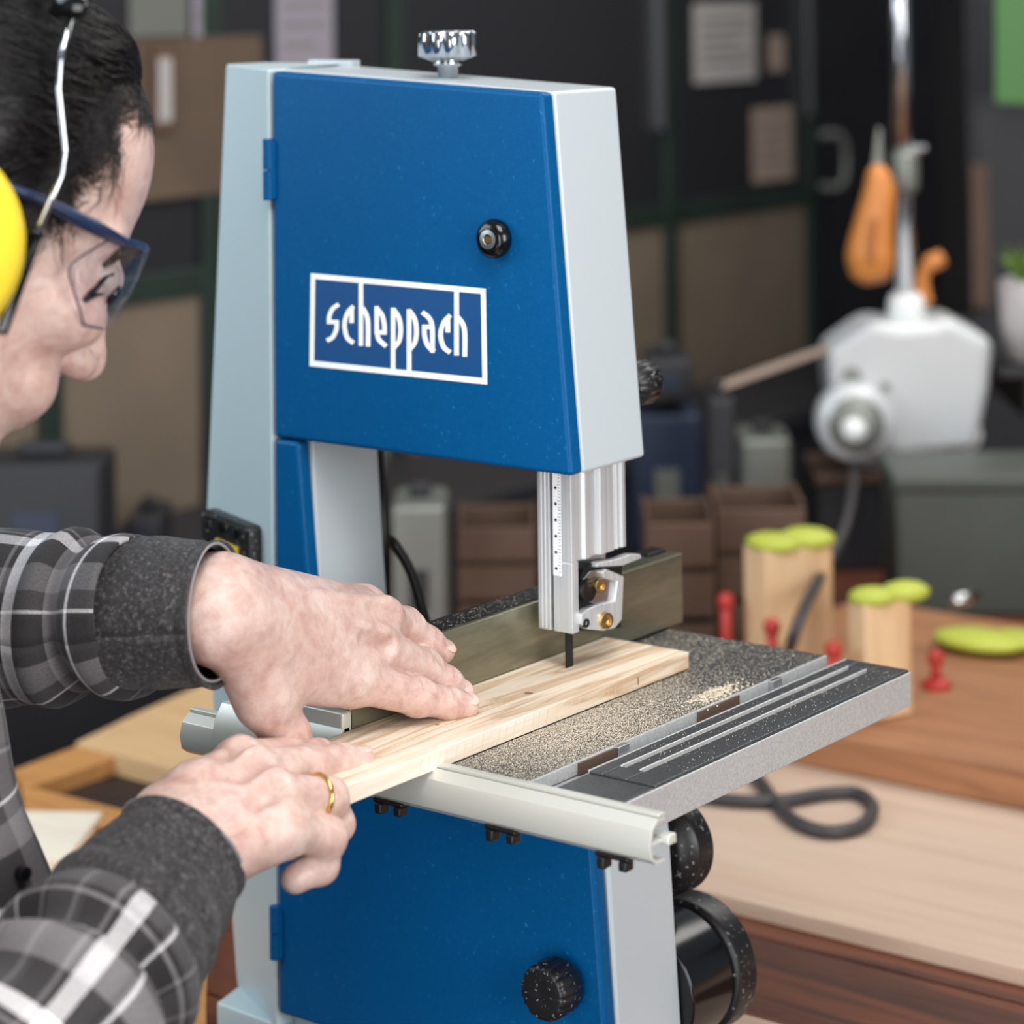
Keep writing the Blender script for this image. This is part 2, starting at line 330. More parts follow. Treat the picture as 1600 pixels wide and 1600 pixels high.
# ------------------------------------------------------------------ signed-distance modelling for the person
def smin(a, b, k):
    h = np.clip(0.5+0.5*(b-a)/k, 0, 1); return b*(1-h)+a*h-k*h*(1-h)
def smax(a, b, k): return -smin(-a, -b, k)
def sd_cone(P, a, b, ra, rb):
    a = np.asarray(a, float); b = np.asarray(b, float); ba = b-a; pa = P-a
    t = np.clip(pa@ba/(ba@ba), 0, 1); return np.linalg.norm(pa-t[:, None]*ba, axis=1)-(ra+t*(rb-ra))
def sd_ell(P, c, r, A=None):
    q = P-np.asarray(c, float)
    if A is not None: q = q@np.asarray(A).T
    r = np.asarray(r, float); k0 = np.linalg.norm(q/r, axis=1); k1 = np.linalg.norm(q/r**2, axis=1)+1e-9
    return k0*(k0-1)/k1
def surface_nets(f, lo, hi, h):
    lo = np.asarray(lo, float); hi = np.asarray(hi, float); n = (np.ceil((hi-lo)/h/4).astype(int))*4+1
    nc = (n-1)//4+1
    g = [lo[i]+np.arange(nc[i])*4*h for i in range(3)]
    G = np.stack(np.meshgrid(*g, indexing='ij'), -1).reshape(-1, 3); cv = f(G).reshape(nc)
    near = np.abs(cv) < 4*h*2.2
    dil = near.copy()
    for ax in range(3):
        s = dil.copy(); sl = [slice(None)]*3; sr = [slice(None)]*3; sl[ax] = slice(1, None); sr[ax] = slice(None, -1)
        s[tuple(sl)] |= dil[tuple(sr)]; s[tuple(sr)] |= dil[tuple(sl)]; dil = s
    idx = [np.clip(np.round(np.arange(n[i])/4).astype(int), 0, nc[i]-1) for i in range(3)]
    sel = dil[np.ix_(*idx)]; V = cv[np.ix_(*idx)].copy()
    ii = np.argwhere(sel); out = np.empty(len(ii))
    for s in range(0, len(ii), 300000): out[s:s+300000] = f(lo+ii[s:s+300000]*h)
    V[sel] = out
    S = V < 0
    c8 = [S[dx:n[0]-1+dx, dy:n[1]-1+dy, dz:n[2]-1+dz] for dx in (0, 1) for dy in (0, 1) for dz in (0, 1)]
    cnt = sum(c.astype(int) for c in c8); act = (cnt > 0) & (cnt < 8); ci = np.argwhere(act)
    vid = -np.ones(act.shape, int); vid[act] = np.arange(len(ci))
    pos = np.zeros((len(ci), 3)); num = np.zeros(len(ci))
    corners = [np.array((dx, dy, dz)) for dx in (0, 1) for dy in (0, 1) for dz in (0, 1)]
    for a in range(8):
        for b in range(a+1, 8):
            if np.abs(corners[a]-corners[b]).sum() != 1: continue
            va = V[tuple((ci+corners[a]).T)]; vb = V[tuple((ci+corners[b]).T)]; x = (va < 0) != (vb < 0)
            t = np.where(x, va/(va-vb+1e-12*(va == vb)), 0); pos += np.where(x[:, None], corners[a]+t[:, None]*(corners[b]-corners[a]), 0); num += x
    verts = lo+(ci+pos/num[:, None])*h; faces = []
    for ax in range(3):
        u, w = (ax+1) % 3, (ax+2) % 3; e = [0, 0, 0]; e[ax] = 1
        A = S[:n[0]-e[0], :n[1]-e[1], :n[2]-e[2]]; B = S[e[0]:, e[1]:, e[2]:]; ed = np.argwhere(A != B)
        ok = (ed[:, u] > 0) & (ed[:, w] > 0) & (ed[:, u] < n[u]-1) & (ed[:, w] < n[w]-1); ed = ed[ok]
        du = np.zeros(3, int); du[u] = 1; dw = np.zeros(3, int); dw[w] = 1
        q = np.stack([vid[tuple((ed-du-dw).T)], vid[tuple((ed-dw).T)], vid[tuple(ed.T)], vid[tuple((ed-du).T)]], 1)
        flip = ~A[tuple(ed.T)]; q[flip] = q[flip][:, ::-1]; faces.append(q)
    F = np.vstack(faces); F = F[(F >= 0).all(1)]
    return verts, F.tolist()
# ================================================================== the room
BZ = -250.0            # bench top
FLOOR = -OZ
struct(mesh('floor', box(-1700, 2600, -2600, 3800, FLOOR-20, FLOOR), 'floor_concrete'))
struct(mesh('wall_left', box(-1560, -1500, -2600, 3800, FLOOR, 1600), 'wall_dark'))
struct(mesh('wall_back', box(-1500, 2600, 3740, 3800, FLOOR, 1600), 'wall_dark'))

# ------------------------------------------------------------------ workbench of red-brown planks
wbn = thing('workbench', 'long red-brown plank workbench that the blue band saw stands on', 'workbench', (300, 700, FLOOR))
y = -60; i = 0; pr = random.Random(3)
while y < 1690:
    w = 145+pr.uniform(-8, 8); mesh('plank', box(-545+pr.uniform(-4, 4), 1250+pr.uniform(-4, 4), y, y+w-2.5, BZ-42, BZ-pr.uniform(0, 1.2)), 'bench_wood', wbn, bevel=1.5); y += w
mesh('front_rail', box(-500, 1200, -20, 20, BZ-150, BZ-42), 'bench_wood', wbn); mesh('back_rail', box(-500, 1200, 1620, 1660, BZ-150, BZ-42), 'bench_wood', wbn)
for xx in (-500, 1120):
    for yy in (-20, 1580): mesh('leg', box(xx, xx+80, yy, yy+80, FLOOR, BZ-42), 'bench_wood', wbn, bevel=3)

def slab(name, label, cat, poly_px, z, th, mat, bevel=1.0, group=None):      # a board lying at height z, outline on its top
    P = [onp(u, v, 2, z) for u, v in poly_px]; o = mesh(name, prism(P, (0, 0, -th), (0, 0, 0)), mat, bevel=bevel); return tag(o, label, cat, group)
# boards on the right of the saw
yb = onp(1350, 1225, 2, BZ+12)[1]
o = mesh('plywood_board', box(-180, 980, onp(1300, 1440, 2, BZ+12)[1], yb+430, BZ, BZ+12), 'plywood', bevel=1); tag(o, 'wide pale plywood board lying behind the saw under a looped cable', 'board')
o = mesh('thick_beam', box(-230, 1000, yb+12, yb+420, BZ+12.5, BZ+42), 'beam_wood', bevel=2); tag(o, 'thick brown wooden slab lying on the back of the plywood board', 'board')
o = mesh('pale_plank', box(160, 620, 142, 232, BZ, BZ+9), 'plywood', bevel=1); tag(o, 'short pale plank lying beside the foot of the saw', 'plank')
# tool tray on the left of the saw
TZ = BZ+16
tray = thing('tool_tray', 'shallow orange wooden tray with a dark bottom beside the saw', 'tray', tuple(onp(150, 1230, 2, BZ)))
def tray_part(name, px, z0, z1, mat):
    P = [onp(u, v, 2, z1) for u, v in px]; return mesh(name, prism(P, (0, 0, z0-z1), (0, 0, 0)), mat, tray, bevel=0.8)
tray_part('tray_bottom', [(20, 1240), (185, 1172), (420, 1235), (250, 1330)], BZ, BZ+2, 'tray_dark')
tray_part('left_rim', [(20, 1203), (118, 1166), (184, 1181), (40, 1232)], BZ, TZ, 'orange_wood')
tray_part('front_rim', [(34, 1232), (60, 1232), (330, 1300), (330, 1335), (40, 1262)], BZ, TZ, 'orange_wood')
slab('tan_panel_board', 'light tan board lying on the bench behind the tray, left of the saw', 'board', [(118, 1160), (205, 1118), (470, 1000), (520, 1060), (400, 1230), (300, 1207)], BZ+20, 19, 'tan_wood')
slab('orange_bench_board', 'orange wooden board under the small white offcut', 'board', [(-60, 1262), (60, 1262), (325, 1333), (322, 1620), (-60, 1620)], BZ+9, 8.5, 'orange_wood')
slab('white_offcut', 'small whitish wooden offcut with a slanted edge beside the shirt', 'offcut', [(10, 1266), (160, 1268), (104, 1342), (20, 1342)], BZ+20, 10.5, 'white_wood')

# ------------------------------------------------------------------ cabinet wall (runs along y at x = -1100)
XC = -1100
def wpx(u, v): p = onp(u, v, 0, XC); return p[1], p[2]
cab = thing('workshop_cabinet', 'long dark green cabinet with brown lower panels and dark upper doors', 'cabinet', (-1250, 1900, FLOOR))
mesh('carcass', box(-1490, XC-14, 300, 3700, FLOOR, 1250), 'charcoal', cab)
ztop = 52
ys = [wpx(-140, 300)[0], wpx(78, 300)[0], wpx(330, 300)[0], wpx(620, 300)[0], wpx(1048, 300)[0], wpx(1268, 300)[0]]
for k in range(len(ys)-1):
    mesh('lower_panel', box(XC-14, XC-4, ys[k]+16, ys[k+1]-16, -620, ztop-12), 'tan_panel', cab, bevel=2)
    mesh('upper_door', box(XC-14, XC-2, ys[k]+22, ys[k+1]-22, ztop+14, 1200), 'dark_glass', cab, bevel=2)
for yy in ys:
    mesh('post', box(XC-14, XC+4, yy-16, yy+16, -640, 1240), 'dark_green', cab, bevel=2)
mesh('rail', box(XC-14, XC+3, ys[0]-10, ys[-1]+16, ztop-14, ztop+18), 'dark_green', cab, bevel=2)
for u in (1032, 1262):
    y0 = wpx(u, 100)[0]; mesh('metal_edge', box(XC-2, XC+10, y0-7, y0+5, ztop+130, 1230), 'steel', cab)
yh, zh = wpx(1290, 250)
mesh('handle', tube(smooth_path([(XC+2, yh-22, zh+42), (XC+26, yh+5, zh+40), (XC+30, yh+14, zh), (XC+26, yh+5, zh-40), (XC+2, yh-22, zh-42)]), 6, 8), 'machine_grey', cab, smooth=True)
def sheet(name, label, u0, u1, v0, v1, mat, lines=0, cat='notice'):
    ya, za = wpx(u0, v0); yb_, zb_ = wpx(u1, v1)
    t_ = thing(name, label, cat, (XC+1, (ya+yb_)/2, zb_)); mesh('sheet', box(XC+0.5, XC+2, ya, yb_, zb_, za), mat, t_)
    for j in range(lines):
        z = za-(za-zb_)*(0.18+0.7*j/max(1, lines)); mesh('print_line', box(XC+2, XC+2.4, ya+(yb_-ya)*0.12, yb_-(yb_-ya)*(0.12+0.2*(j % 3 == 2)), z-6, z), 'paper_print', t_)
    return t_
sheet('notice_sheet', 'large grey notice sheet stuck to the dark upper door at right', 1082, 1180, 6, 124, 'paper', 5)
sheet('notice_sheet', 'smaller brownish notice sheet stuck low on the dark upper door', 1174, 1238, 170, 278, 'paper_warm', 4)
sheet('small_sticker', 'small pinkish oval sticker on the dark upper door', 1200, 1224, 55, 110, 'paper_warm', 0, 'sticker')
sheet('notice_sheet', 'wide grey sheet hanging behind the top left of the saw', 428, 520, -20, 112, 'lilac_paper', 3)
sheet('notice_sheet', 'narrow lilac sheet hanging behind the saw, near the hair', 300, 342, -10, 160, 'lilac_paper', 3)
sheet('notice_sheet', 'grey-green sheet at the top edge between hair and saw', 200, 292, -30, 55, 'machine_grey', 0)
# brown board and dark things pinned above the left panels
ya, za = wpx(232, 60); yb_, zb_ = wpx(352, 300)
o = mesh('brown_backboard', box(XC+0.5, XC+6, ya-40, yb_+60, zb_, za), 'brown_wall'); tag(o, 'brown wooden backboard on the cabinet between head and saw', 'board')
t_ = thing('hanging_file', 'pale narrow clipboard on the brown backboard beside the forehead', 'clipboard', (XC+8, wpx(243, 100)[0], wpx(243, 200)[1]))
mesh('backing', box(XC+6.5, XC+12, wpx(228, 100)[0], wpx(262, 100)[0], wpx(243, 205)[1], wpx(243, 70)[1]), 'brown_box', t_); mesh('sheet', box(XC+12, XC+13, wpx(236, 100)[0], wpx(256, 100)[0], wpx(243, 190)[1], wpx(243, 90)[1]), 'paper', t_)
# low dark side bench along the cabinet with machines on it
sb = thing('side_bench', 'low dark bench in front of the cabinet panels', 'bench', (-960, 1500, FLOOR))
mesh('top', box(XC+14, -830, 350, 3000, -232, -205), 'charcoal', sb, bevel=3); mesh('front', box(-850, -838, 360, 2990, FLOOR+60, -232), 'charcoal', sb)
for yy in (370, 1650, 2920): mesh('leg', box(XC+20, -850, yy, yy+60, FLOOR, -232), 'charcoal', sb)
def dark_case(name, label, u0, u1, v0, v1, d, mat, extra=None, on=None):
    a = atd(u0, v0, d); b = atd(u1, v1, d); z0 = on if on is not None else (-205 if a[0] < -700 else BZ)
    c = (a+b)/2; hw = np.linalg.norm(b-a-np.array([0, 0, (b-a)[2]]))/2
    t_ = thing(name, label, 'case', (c[0], c[1], z0)); e1 = np.array([CR[0], CR[1], 0]); e1 /= np.linalg.norm(e1); e2 = np.array([-e1[1], e1[0], 0])
    P = [np.array([c[0], c[1], z0])+e1*sx*hw+e2*sy for sx, sy in ((-1, -50), (1, -50), (1, 50), (-1, 50))]
    mesh('body', prism(P, (0, 0, 0), (0, 0, a[2]-z0)), mat, t_, bevel=6)
    Q = [np.array([c[0], c[1], a[2]])+e1*sx*hw*0.4+e2*sy for sx, sy in ((-1, -10), (1, -10), (1, 10), (-1, 10))]
    mesh('grip', prism(Q, (0, 0, 0), (0, 0, 14)), 'charcoal', t_, bevel=4)
    R = [np.array([c[0], c[1], z0])+e1*sx*hw*0.35+e2*sy for sx, sy in ((-1, -52), (1, -52), (1, -49.9), (-1, -49.9))]
    mesh('latch', prism(R, (0, 0, (a[2]-z0)*0.35), (0, 0, (a[2]-z0)*0.6)), 'navy' if extra is None else extra, t_); return t_
dark_case('tool_case', 'large black tool case low behind the head and the plaid sleeve', -30, 172, 712, 900, 2660, 'charcoal')
dark_case('tool_case', 'small black case between the large black case and the saw', 205, 262, 795, 900, 2800, 'charcoal')
dark_case('tool_case', 'navy tool case right behind the white edge of the saw', 985, 1092, 638, 745, 2980, 'navy', 'machine_grey')
dark_case('tool_case', 'upright charcoal case beside the navy case', 1100, 1146, 612, 740, 2800, 'charcoal', 'box_green')
dark_case('tool_case', 'dark case behind the blade guide, topmost of the dark cases', 1004, 1078, 552, 640, 2980, 'charcoal', None, atd(985, 638, 2980)[2]+14.5)
dark_case('tool_case', 'flat grey case between the charcoal case and the bench machine', 1152, 1232, 675, 745, 2960, 'machine_grey', 'charcoal')
o = mesh('propped_plank', tube([atd(1122, 606, 2800), atd(1292, 545, 2850)], 12, 4, True, 0.4), 'paper_warm'); tag(o, 'pinkish grey lath propped between the charcoal case and the bench machine', 'lath')
# clutter on the bench behind the blade
def crate(label, u0, u1, v0, v1, d, mat):
    a = atd(u0, v0, d); b = atd(u1, v1, d); c = (a+b)/2; hw = np.linalg.norm((b-a)[:2])/2; e1 = np.array([CR[0], CR[1], 0]); e1 /= np.linalg.norm(e1); e2 = np.array([-e1[1], e1[0], 0])
    t_ = thing('wooden_crate', label, 'crate', (c[0], c[1], BZ)); H = a[2]-BZ
    P = lambda sx0, sx1, s0, s1: [np.array([c[0], c[1], BZ])+e1*hw*sx+e2*sy for sx, sy in ((sx0, s0), (sx1, s0), (sx1, s1), (sx0, s1))]
    for s0, s1 in ((-60, -52), (52, 60)):
        for k in range(3): mesh('slat', prism(P(-1, 1, s0, s1), (0, 0, H*(0.02+0.33*k)), (0, 0, H*(0.30+0.33*k))), mat, t_, bevel=1)
    for s in (-1, 0.9): mesh('end_board', prism(P(s, s+0.1, -52, 52), (0, 0, 1), (0, 0, H)), mat, t_, bevel=1)
    return t_
crate('brown slatted crate on the bench right behind the aluminium blade guide', 1005, 1110, 790, 900, 2480, 'brown_box')
crate('dark brown crate behind the first lime-topped block', 1112, 1250, 770, 900, 2560, 'brown_box')
crate('brown crate on the bench seen through the saw throat', 716, 838, 800, 900, 2600, 'brown_box')
dark_case('tool_case', 'grey case seen through the saw throat beside the black cable', 615, 700, 775, 900, 2500, 'machine_grey', 'charcoal')

# ------------------------------------------------------------------ wooden blocks with lime pads, clamps
BT = BZ+42.5
def pad_block(label, u0, u1, v0, v1, d, padpx, wide=1.0):
    c = atd((u0+u1)/2, v1, d); e1 = np.array([CR[0], CR[1], 0]); e1 /= np.linalg.norm(e1); e2 = np.array([-e1[1], e1[0], 0]); hw = (u1-u0)/2*d/CAM['f']
    top = atd(u0, v0, d)[2]; base = np.array([c[0], c[1], BT]); a = math.radians(28)
    f1 = e1*math.cos(a)+e2*math.sin(a); f2 = -e1*math.sin(a)+e2*math.cos(a)
    t_ = thing('padded_block', label, 'block', tuple(base), 'wooden blocks with lime pads')
    P = [base+f1*sx*hw*0.92+f2*sy*hw*0.5 for sx, sy in ((-1, -1), (1, -1), (1, 1), (-1, 1))]
    mesh('block', prism(P, (0, 0, 0), (0, 0, top-BT)), 'block_wood', t_, bevel=2)
    cp = base+np.array([0, 0, top-BT]); A = [f1, f2, np.array([0, 0, 1.])]
    mesh('pad', join(ellipsoid(cp+f1*hw*(padpx-0.45*wide)+np.array([0, 0, 3.0]), (hw*0.62*wide, hw*0.75, 8), A, 16, 8), ellipsoid(cp+f1*hw*(padpx+0.5*wide)+np.array([0, 0, 3.0]), (hw*0.66*wide, hw*0.7, 9), A, 16, 8)), 'lime', t_, smooth=True)
    return t_
pad_block('tall wooden block with a lobed lime pad on top, behind the saw table', 1166, 1300, 852, 1010, 2240, 0.05)
pad_block('shorter wooden block with a lime pad, behind the far table corner', 1328, 1424, 938, 1066, 2120, 0.35, 1.35)
c = onp(1530, 1000, 2, BT+9); o = mesh('lime_pad', join(ellipsoid(c+np.array([0, 0, 0]), (46, 30, 9), None, 18, 8), ellipsoid(c+CR*38, (34, 26, 8), None, 16, 8)), 'lime', smooth=True); tag(o, 'flat lime pad lying loose at the right edge below the green box', 'pad')
def clamp(label, u, v0, v1, d):
    a = atd(u, v0, d); b = np.array([a[0], a[1], BT]); t_ = thing('red_clamp', label, 'clamp', tuple(b), 'red clamps')
    mesh('stem', tube([b+np.array([0, 0, 3]), a], 5, 8), 'red_plastic', t_, smooth=True); mesh('knob', ellipsoid(a, (7.5, 7.5, 8), None, 12, 8), 'red_plastic', t_, smooth=True)
    mesh('foot', lathe([(13, 0), (13, 5), (7, 8)], b, (0, 0, 1), 14), 'red_plastic', t_)
clamp('small red clamp just right of the dull bronze fence', 1134, 940, 1000, 2230); clamp('small red clamp in front of the tall padded block', 1206, 980, 1020, 2150)
clamp('small red clamp between the padded block and the loose lime pad', 1462, 1028, 1050, 2200); clamp('small red clamp right behind the table corner gap', 1302, 1015, 1040, 2100)
# ------------------------------------------------------------------ dark green metal box
gb = thing('green_metal_box', 'dull green metal box at the right edge under the bench machine', 'box', tuple(onp(1500, 958, 2, BZ)))
p0 = onp(1402, 962, 2, BZ); e1 = np.array([CR[0], CR[1], 0]); e1 /= np.linalg.norm(e1); e2 = np.array([-e1[1], e1[0], 0])
H = 126; P = [p0, p0+e1*190-e2*10, p0+e1*200+e2*130, p0+e1*4+e2*140]
mesh('body', prism(P, (0, 0, 0), (0, 0, H)), 'box_green', gb, bevel=4); P2 = [p0-e1*3-e2*3, p0+e1*193-e2*13, p0+e1*203+e2*133, p0+e1*1+e2*143]
mesh('lid', prism(P2, (0, 0, H), (0, 0, H+16)), 'box_green', gb, bevel=4)
o = mesh('steel_bar', tube([onp(1490, 940, 2, BT+28), onp(1525, 930, 2, BT+28)], 6, 10), 'steel', smooth=True); tag(o, 'short bright steel bar lying beside the second lime pad', 'bar'); o.location.z -= 0.0
# ------------------------------------------------------------------ bench machine (white cast body, round motor, pole)
MD = 2880
mp = lambda u, v, d=MD: atd(u, v, d)
st = mp(1400, 722); stand = thing('machine_stand', 'dark wooden stand under the white bench machine', 'stand', (st[0], st[1], BZ))
P = [np.array([st[0], st[1], BZ])+e1*sx+e2*sy for sx, sy in ((-95, -60), (95, -60), (95, 60), (-95, 60))]
mesh('block', prism(P, (0, 0, 0), (0, 0, st[2]-BZ-12)), 'charcoal', stand, bevel=4); P = [np.array([st[0], st[1], st[2]-12])+e1*sx+e2*sy for sx, sy in ((-98, -66), (110, -66), (110, 66), (-98, 66))]
mesh('top', prism(P, (0, 0, 0), (0, 0, 12)), 'brown_box', stand, bevel=3)
mc = thing('bench_machine', 'white cast bench machine with a round motor and a steel pole', 'machine', tuple(st))
body = [mp(u, v) for u, v in ((1284, 540), (1352, 492), (1400, 500), (1452, 496), (1470, 486), (1541, 524), (1536, 590), (1516, 690), (1400, 704), (1330, 690), (1290, 610))]
mesh('casting', prism(body, -e2*48, e2*48), 'machine_white', mc, bevel=12, seg=3)
mesh('foot_plate', lathe([(46, 0), (50, 4), (50, 14), (30, 24)], mp(1402, 722), (0, 0, 1), 28), 'bright_white', mc, smooth=True)
mot = mp(1322, 642)-e2*44
mesh('motor', lathe([(36, 0), (42, -6), (43, -34), (38, -44), (24, -48)], mot, e2, 32), 'machine_white', mc, smooth=True)
mesh('motor_cap', lathe([(31, 0), (30, -4), (22, -8), (10, -8)], mot-e2*47, e2, 28), 'machine_grey', mc, smooth=True)
mesh('hub', ellipsoid(mot-e2*60+np.array([-5, 0, -4]), (14, 14, 14), None, 16, 10), 'bright_white', mc, smooth=True)
mesh('neck', lathe([(21, 0), (20, 26), (16, 34)], mp(1416, 506), (0, 0, 1), 24), 'bright_white', mc, smooth=True)
mesh('side_eye', tube(smooth_path([mp(1480, 690), mp(1500, 700), mp(1522, 690), mp(1524, 672), mp(1510, 664)]), 7, 10), 'bright_white', mc, smooth=True)
mesh('dark_port', lathe([(12, 0), (11, -6)], mp(1322, 580)-e2*47, e2, 18), 'machine_grey', mc); mesh('screw', lathe([(6, 0), (5, -4)], mp(1374, 594)-e2*47, e2, 12), 'machine_grey', mc)
pole0 = mp(1414, 470); mesh('pole', tube([pole0, pole0+np.array([0, 0, 640])], 11, 14), 'chrome', mc, smooth=True)
mesh('pole_clamp', lathe([(15, 0), (16, 8), (16, 40), (14, 46)], mp(1414, 300), (0, 0, 1), 20), 'machine_grey', mc, smooth=True)
mesh('clamp_screw', tube([mp(1420, 234), mp(1446, 232)], 4.5, 8), 'steel', mc)
hs = thing('hand_saw', 'orange wooden saw handle hanging beside the steel pole', 'saw', tuple(mp(1365, 440, 2820)))
mesh('handle', tube(smooth_path([mp(1370, 258, 2820), mp(1374, 300, 2820), mp(1366, 350, 2820), mp(1360, 400, 2820), mp(1366, 440, 2820)]), np.interp(np.linspace(0, 1, 33), [0, .08, .25, .5, .75, .92, 1], [6, 13, 18, 22, 27, 24, 14]), 18, True, 1.0), 'handle_orange', hs, smooth=True)
mesh('inlay', tube(smooth_path([mp(1366, 340, 2796), mp(1362, 380, 2793), mp(1362, 410, 2793)]), 6, 10, True, 0.5), 'handle_dark', hs, smooth=True)
mesh('blade', prism([mp(1364, 262, 2820), mp(1378, 262, 2820), mp(1376, 200, 2820), mp(1371, 200, 2820)], -e2*1, e2*1), 'machine_grey', hs)
cl = thing('feed_lever', 'small orange grip behind the neck of the bench machine', 'lever', tuple(mp(1445, 470, 2900)))
mesh('grip', tube(smooth_path([mp(1446, 474, 2900), mp(1440, 440, 2900), mp(1450, 415, 2900), mp(1474, 402, 2900)]), [9]*8+[8]*8+[10]*8+[8], 10), 'handle_orange', cl, smooth=True)
mesh('stem', tube([mp(1446, 474, 2900), mp(1440, 500, 2900)], 5, 8), 'steel', cl)
o = mesh('machine_cable', tube(smooth_path([mp(1335, 705, 2850), mp(1332, 770, 2700), mp(1318, 830, 2480), mp(1290, 885, 2280), mp(1258, 945, 2150), mp(1238, 1000, 2110), onp(1230, 1030, 2, BT+6)]), 5.0, 10), 'grey_cable', smooth=True); tag(o, 'grey cable hanging down from the bench machine past the padded block', 'cable')
PZ = BZ+17.5
o = mesh('looped_cable', tube(smooth_path([onp(u, v, 2, PZ) for u, v in ((985, 1225), (1120, 1248), (1215, 1252), (1290, 1240), (1340, 1240), (1364, 1262), (1345, 1290), (1295, 1300), (1245, 1285), (1210, 1252), (1188, 1222), (1150, 1180))]), 5.2, 12), 'grey_cable', smooth=True); tag(o, 'grey cable lying in a loop on the pale plywood board', 'cable')
# ------------------------------------------------------------------ right edge: green sheet, plant
o = mesh('green_sheet', prism([atd(u, v, 3300) for u, v in ((1556, -20), (1660, -20), (1660, 165), (1556, 160))], e2*0, e2*6), 'green_sheet'); tag(o, 'green board at the top right edge', 'board')
dk = thing('dark_locker', 'tall dark locker standing at the right behind the steel pole', 'locker', tuple(atd(1560, 600, 3450)[:2])+(FLOOR,))
a = atd(1510, 100, 3450); P = [np.array([a[0], a[1], FLOOR]), np.array([a[0], a[1], FLOOR])+e1*330, np.array([a[0], a[1], FLOOR])+e1*330+e2*260, np.array([a[0], a[1], FLOOR])+e2*260]
mesh('body', prism(P, (0, 0, 0), (0, 0, 1000+OZ)), 'charcoal', dk, bevel=3)
a2 = np.array([a[0], a[1], 0])-e2*6
mesh('door', prism([a2+e1*10, a2+e1*320, a2+e1*320+e2*6, a2+e1*10+e2*6], (0, 0, FLOOR+60), (0, 0, 980)), 'dark_glass', dk, bevel=2)
mesh('brown_strip', prism([a2-e2*3+e1*2, a2-e2*3+e1*26, a2+e1*26, a2+e1*2], (0, 0, -40), (0, 0, 150)), 'brown_box', dk)
pl = thing('potted_plant', 'green plant in a white pot at the right edge', 'plant', tuple(atd(1606, 560, 2900)))
mesh('pot', lathe([(24, 0), (30, 40), (32, 88), (29, 92), (27, 84)], atd(1606, 562, 2900), (0, 0, 1), 24), 'pot_white', pl, smooth=True)
top = atd(1606, 440, 2900); rr = random.Random(5)
for k in range(14):
    a = rr.uniform(0, 6.28); ln = rr.uniform(40, 75); d_ = np.array([math.cos(a)*0.6, math.sin(a)*0.6, 0.9]); d_ /= np.linalg.norm(d_); s_ = np.cross(d_, (0, 0, 1.)); s_ /= np.linalg.norm(s_)
    b0 = top+np.array([math.cos(a)*8, math.sin(a)*8, -6]); mesh('leaf', (np.array([b0, b0+d_*ln*0.4+s_*9, b0+d_*ln+np.array([0, 0, -6]), b0+d_*ln*0.4-s_*9, b0+d_*ln*0.45+np.array([0, 0, 3])]), [[0, 1, 4], [1, 2, 4], [2, 3, 4], [3, 0, 4]]), 'leaf_green', pl, smooth=True)
sp = atd(1606, 565, 2900); shelf = thing('plant_shelf', 'small dark shelf under the potted plant', 'shelf', (sp[0], sp[1], sp[2]-14))
P = [np.array([sp[0], sp[1], sp[2]-13])+e1*sx+e2*sy for sx, sy in ((-40, -40), (90, -40), (90, 400), (-40, 400))]
mesh('board', prism(P, (0, 0, 0), (0, 0, 12)), 'charcoal', shelf, bevel=2); P = [np.array([sp[0], sp[1], sp[2]-13])+e1*sx+e2*sy for sx, sy in ((-6, -20), (2, -20), (2, 400), (-6, 400))]
mesh('bracket', prism(P, (0, 0, -50), (0, 0, 0)), 'charcoal', shelf)

# ================================================================== the band saw
DY = 28.0
saw = thing('band_saw', 'blue and light grey band saw with white lettered door, standing on the bench', 'band saw', (80, 70, BZ))
# frame
C_in = [(-28, 352.3), (182.5, 341.6), (199.5, 126.6), (-5.7, 126.6), (-0.9, 45.6), (3, 0), (3, -40), (208, -40), (213.5, -86), (222, -233), (-28, -233)]
mesh('frame', prismY(C_in, 40, 102), 'frame_lit_right', saw, bevel=2.5, seg=3)
prof = [(353.5, -99.6), (64.3, -120.5), (35.8, -119.8), (-58, -116), (-170, -102.7), (-233, -96.6)]
V = []; F = []
for z, x in prof:
    zf = 352.3 if z > 300 else z
    V += [(-26.2, 40.5, zf), (-29, 28.8, zf), (x, 65, z), (x, 102, z), (-27, 102, z)]
for i in range(len(prof)-1):
    for k in range(4): F.append([i*5+k, i*5+k+1, (i+1)*5+k+1, (i+1)*5+k])
F.append([4, 3, 2, 1, 0]); F.append([25+k for k in range(5)])
mesh('column_panel', (np.array(V, float), [f[::-1] for f in F]), 'frame_lit_left', saw, bevel=1.6, seg=3, angle=25)
a_ = onp(487, 96, 1, 96); b_ = onp(553, 101, 1, 96)
mesh('top_lip', join(box(a_[0], b_[0]+2, 92, 100, 346, a_[2]+1.2)), 'frame_lit_right', saw, bevel=0.6)
pA = onp(338, 1566, 2, -231); pB = onp(436, 1602, 2, -231)
mesh('foot', prism([pA, pB, np.array([226, pB[1], -231]), np.array([226, 112, -231]), np.array([pA[0]-20, 112, -231])], (0, 0, BZ+231), (0, 0, 0)), 'frame_lit_left', saw, bevel=1.5)
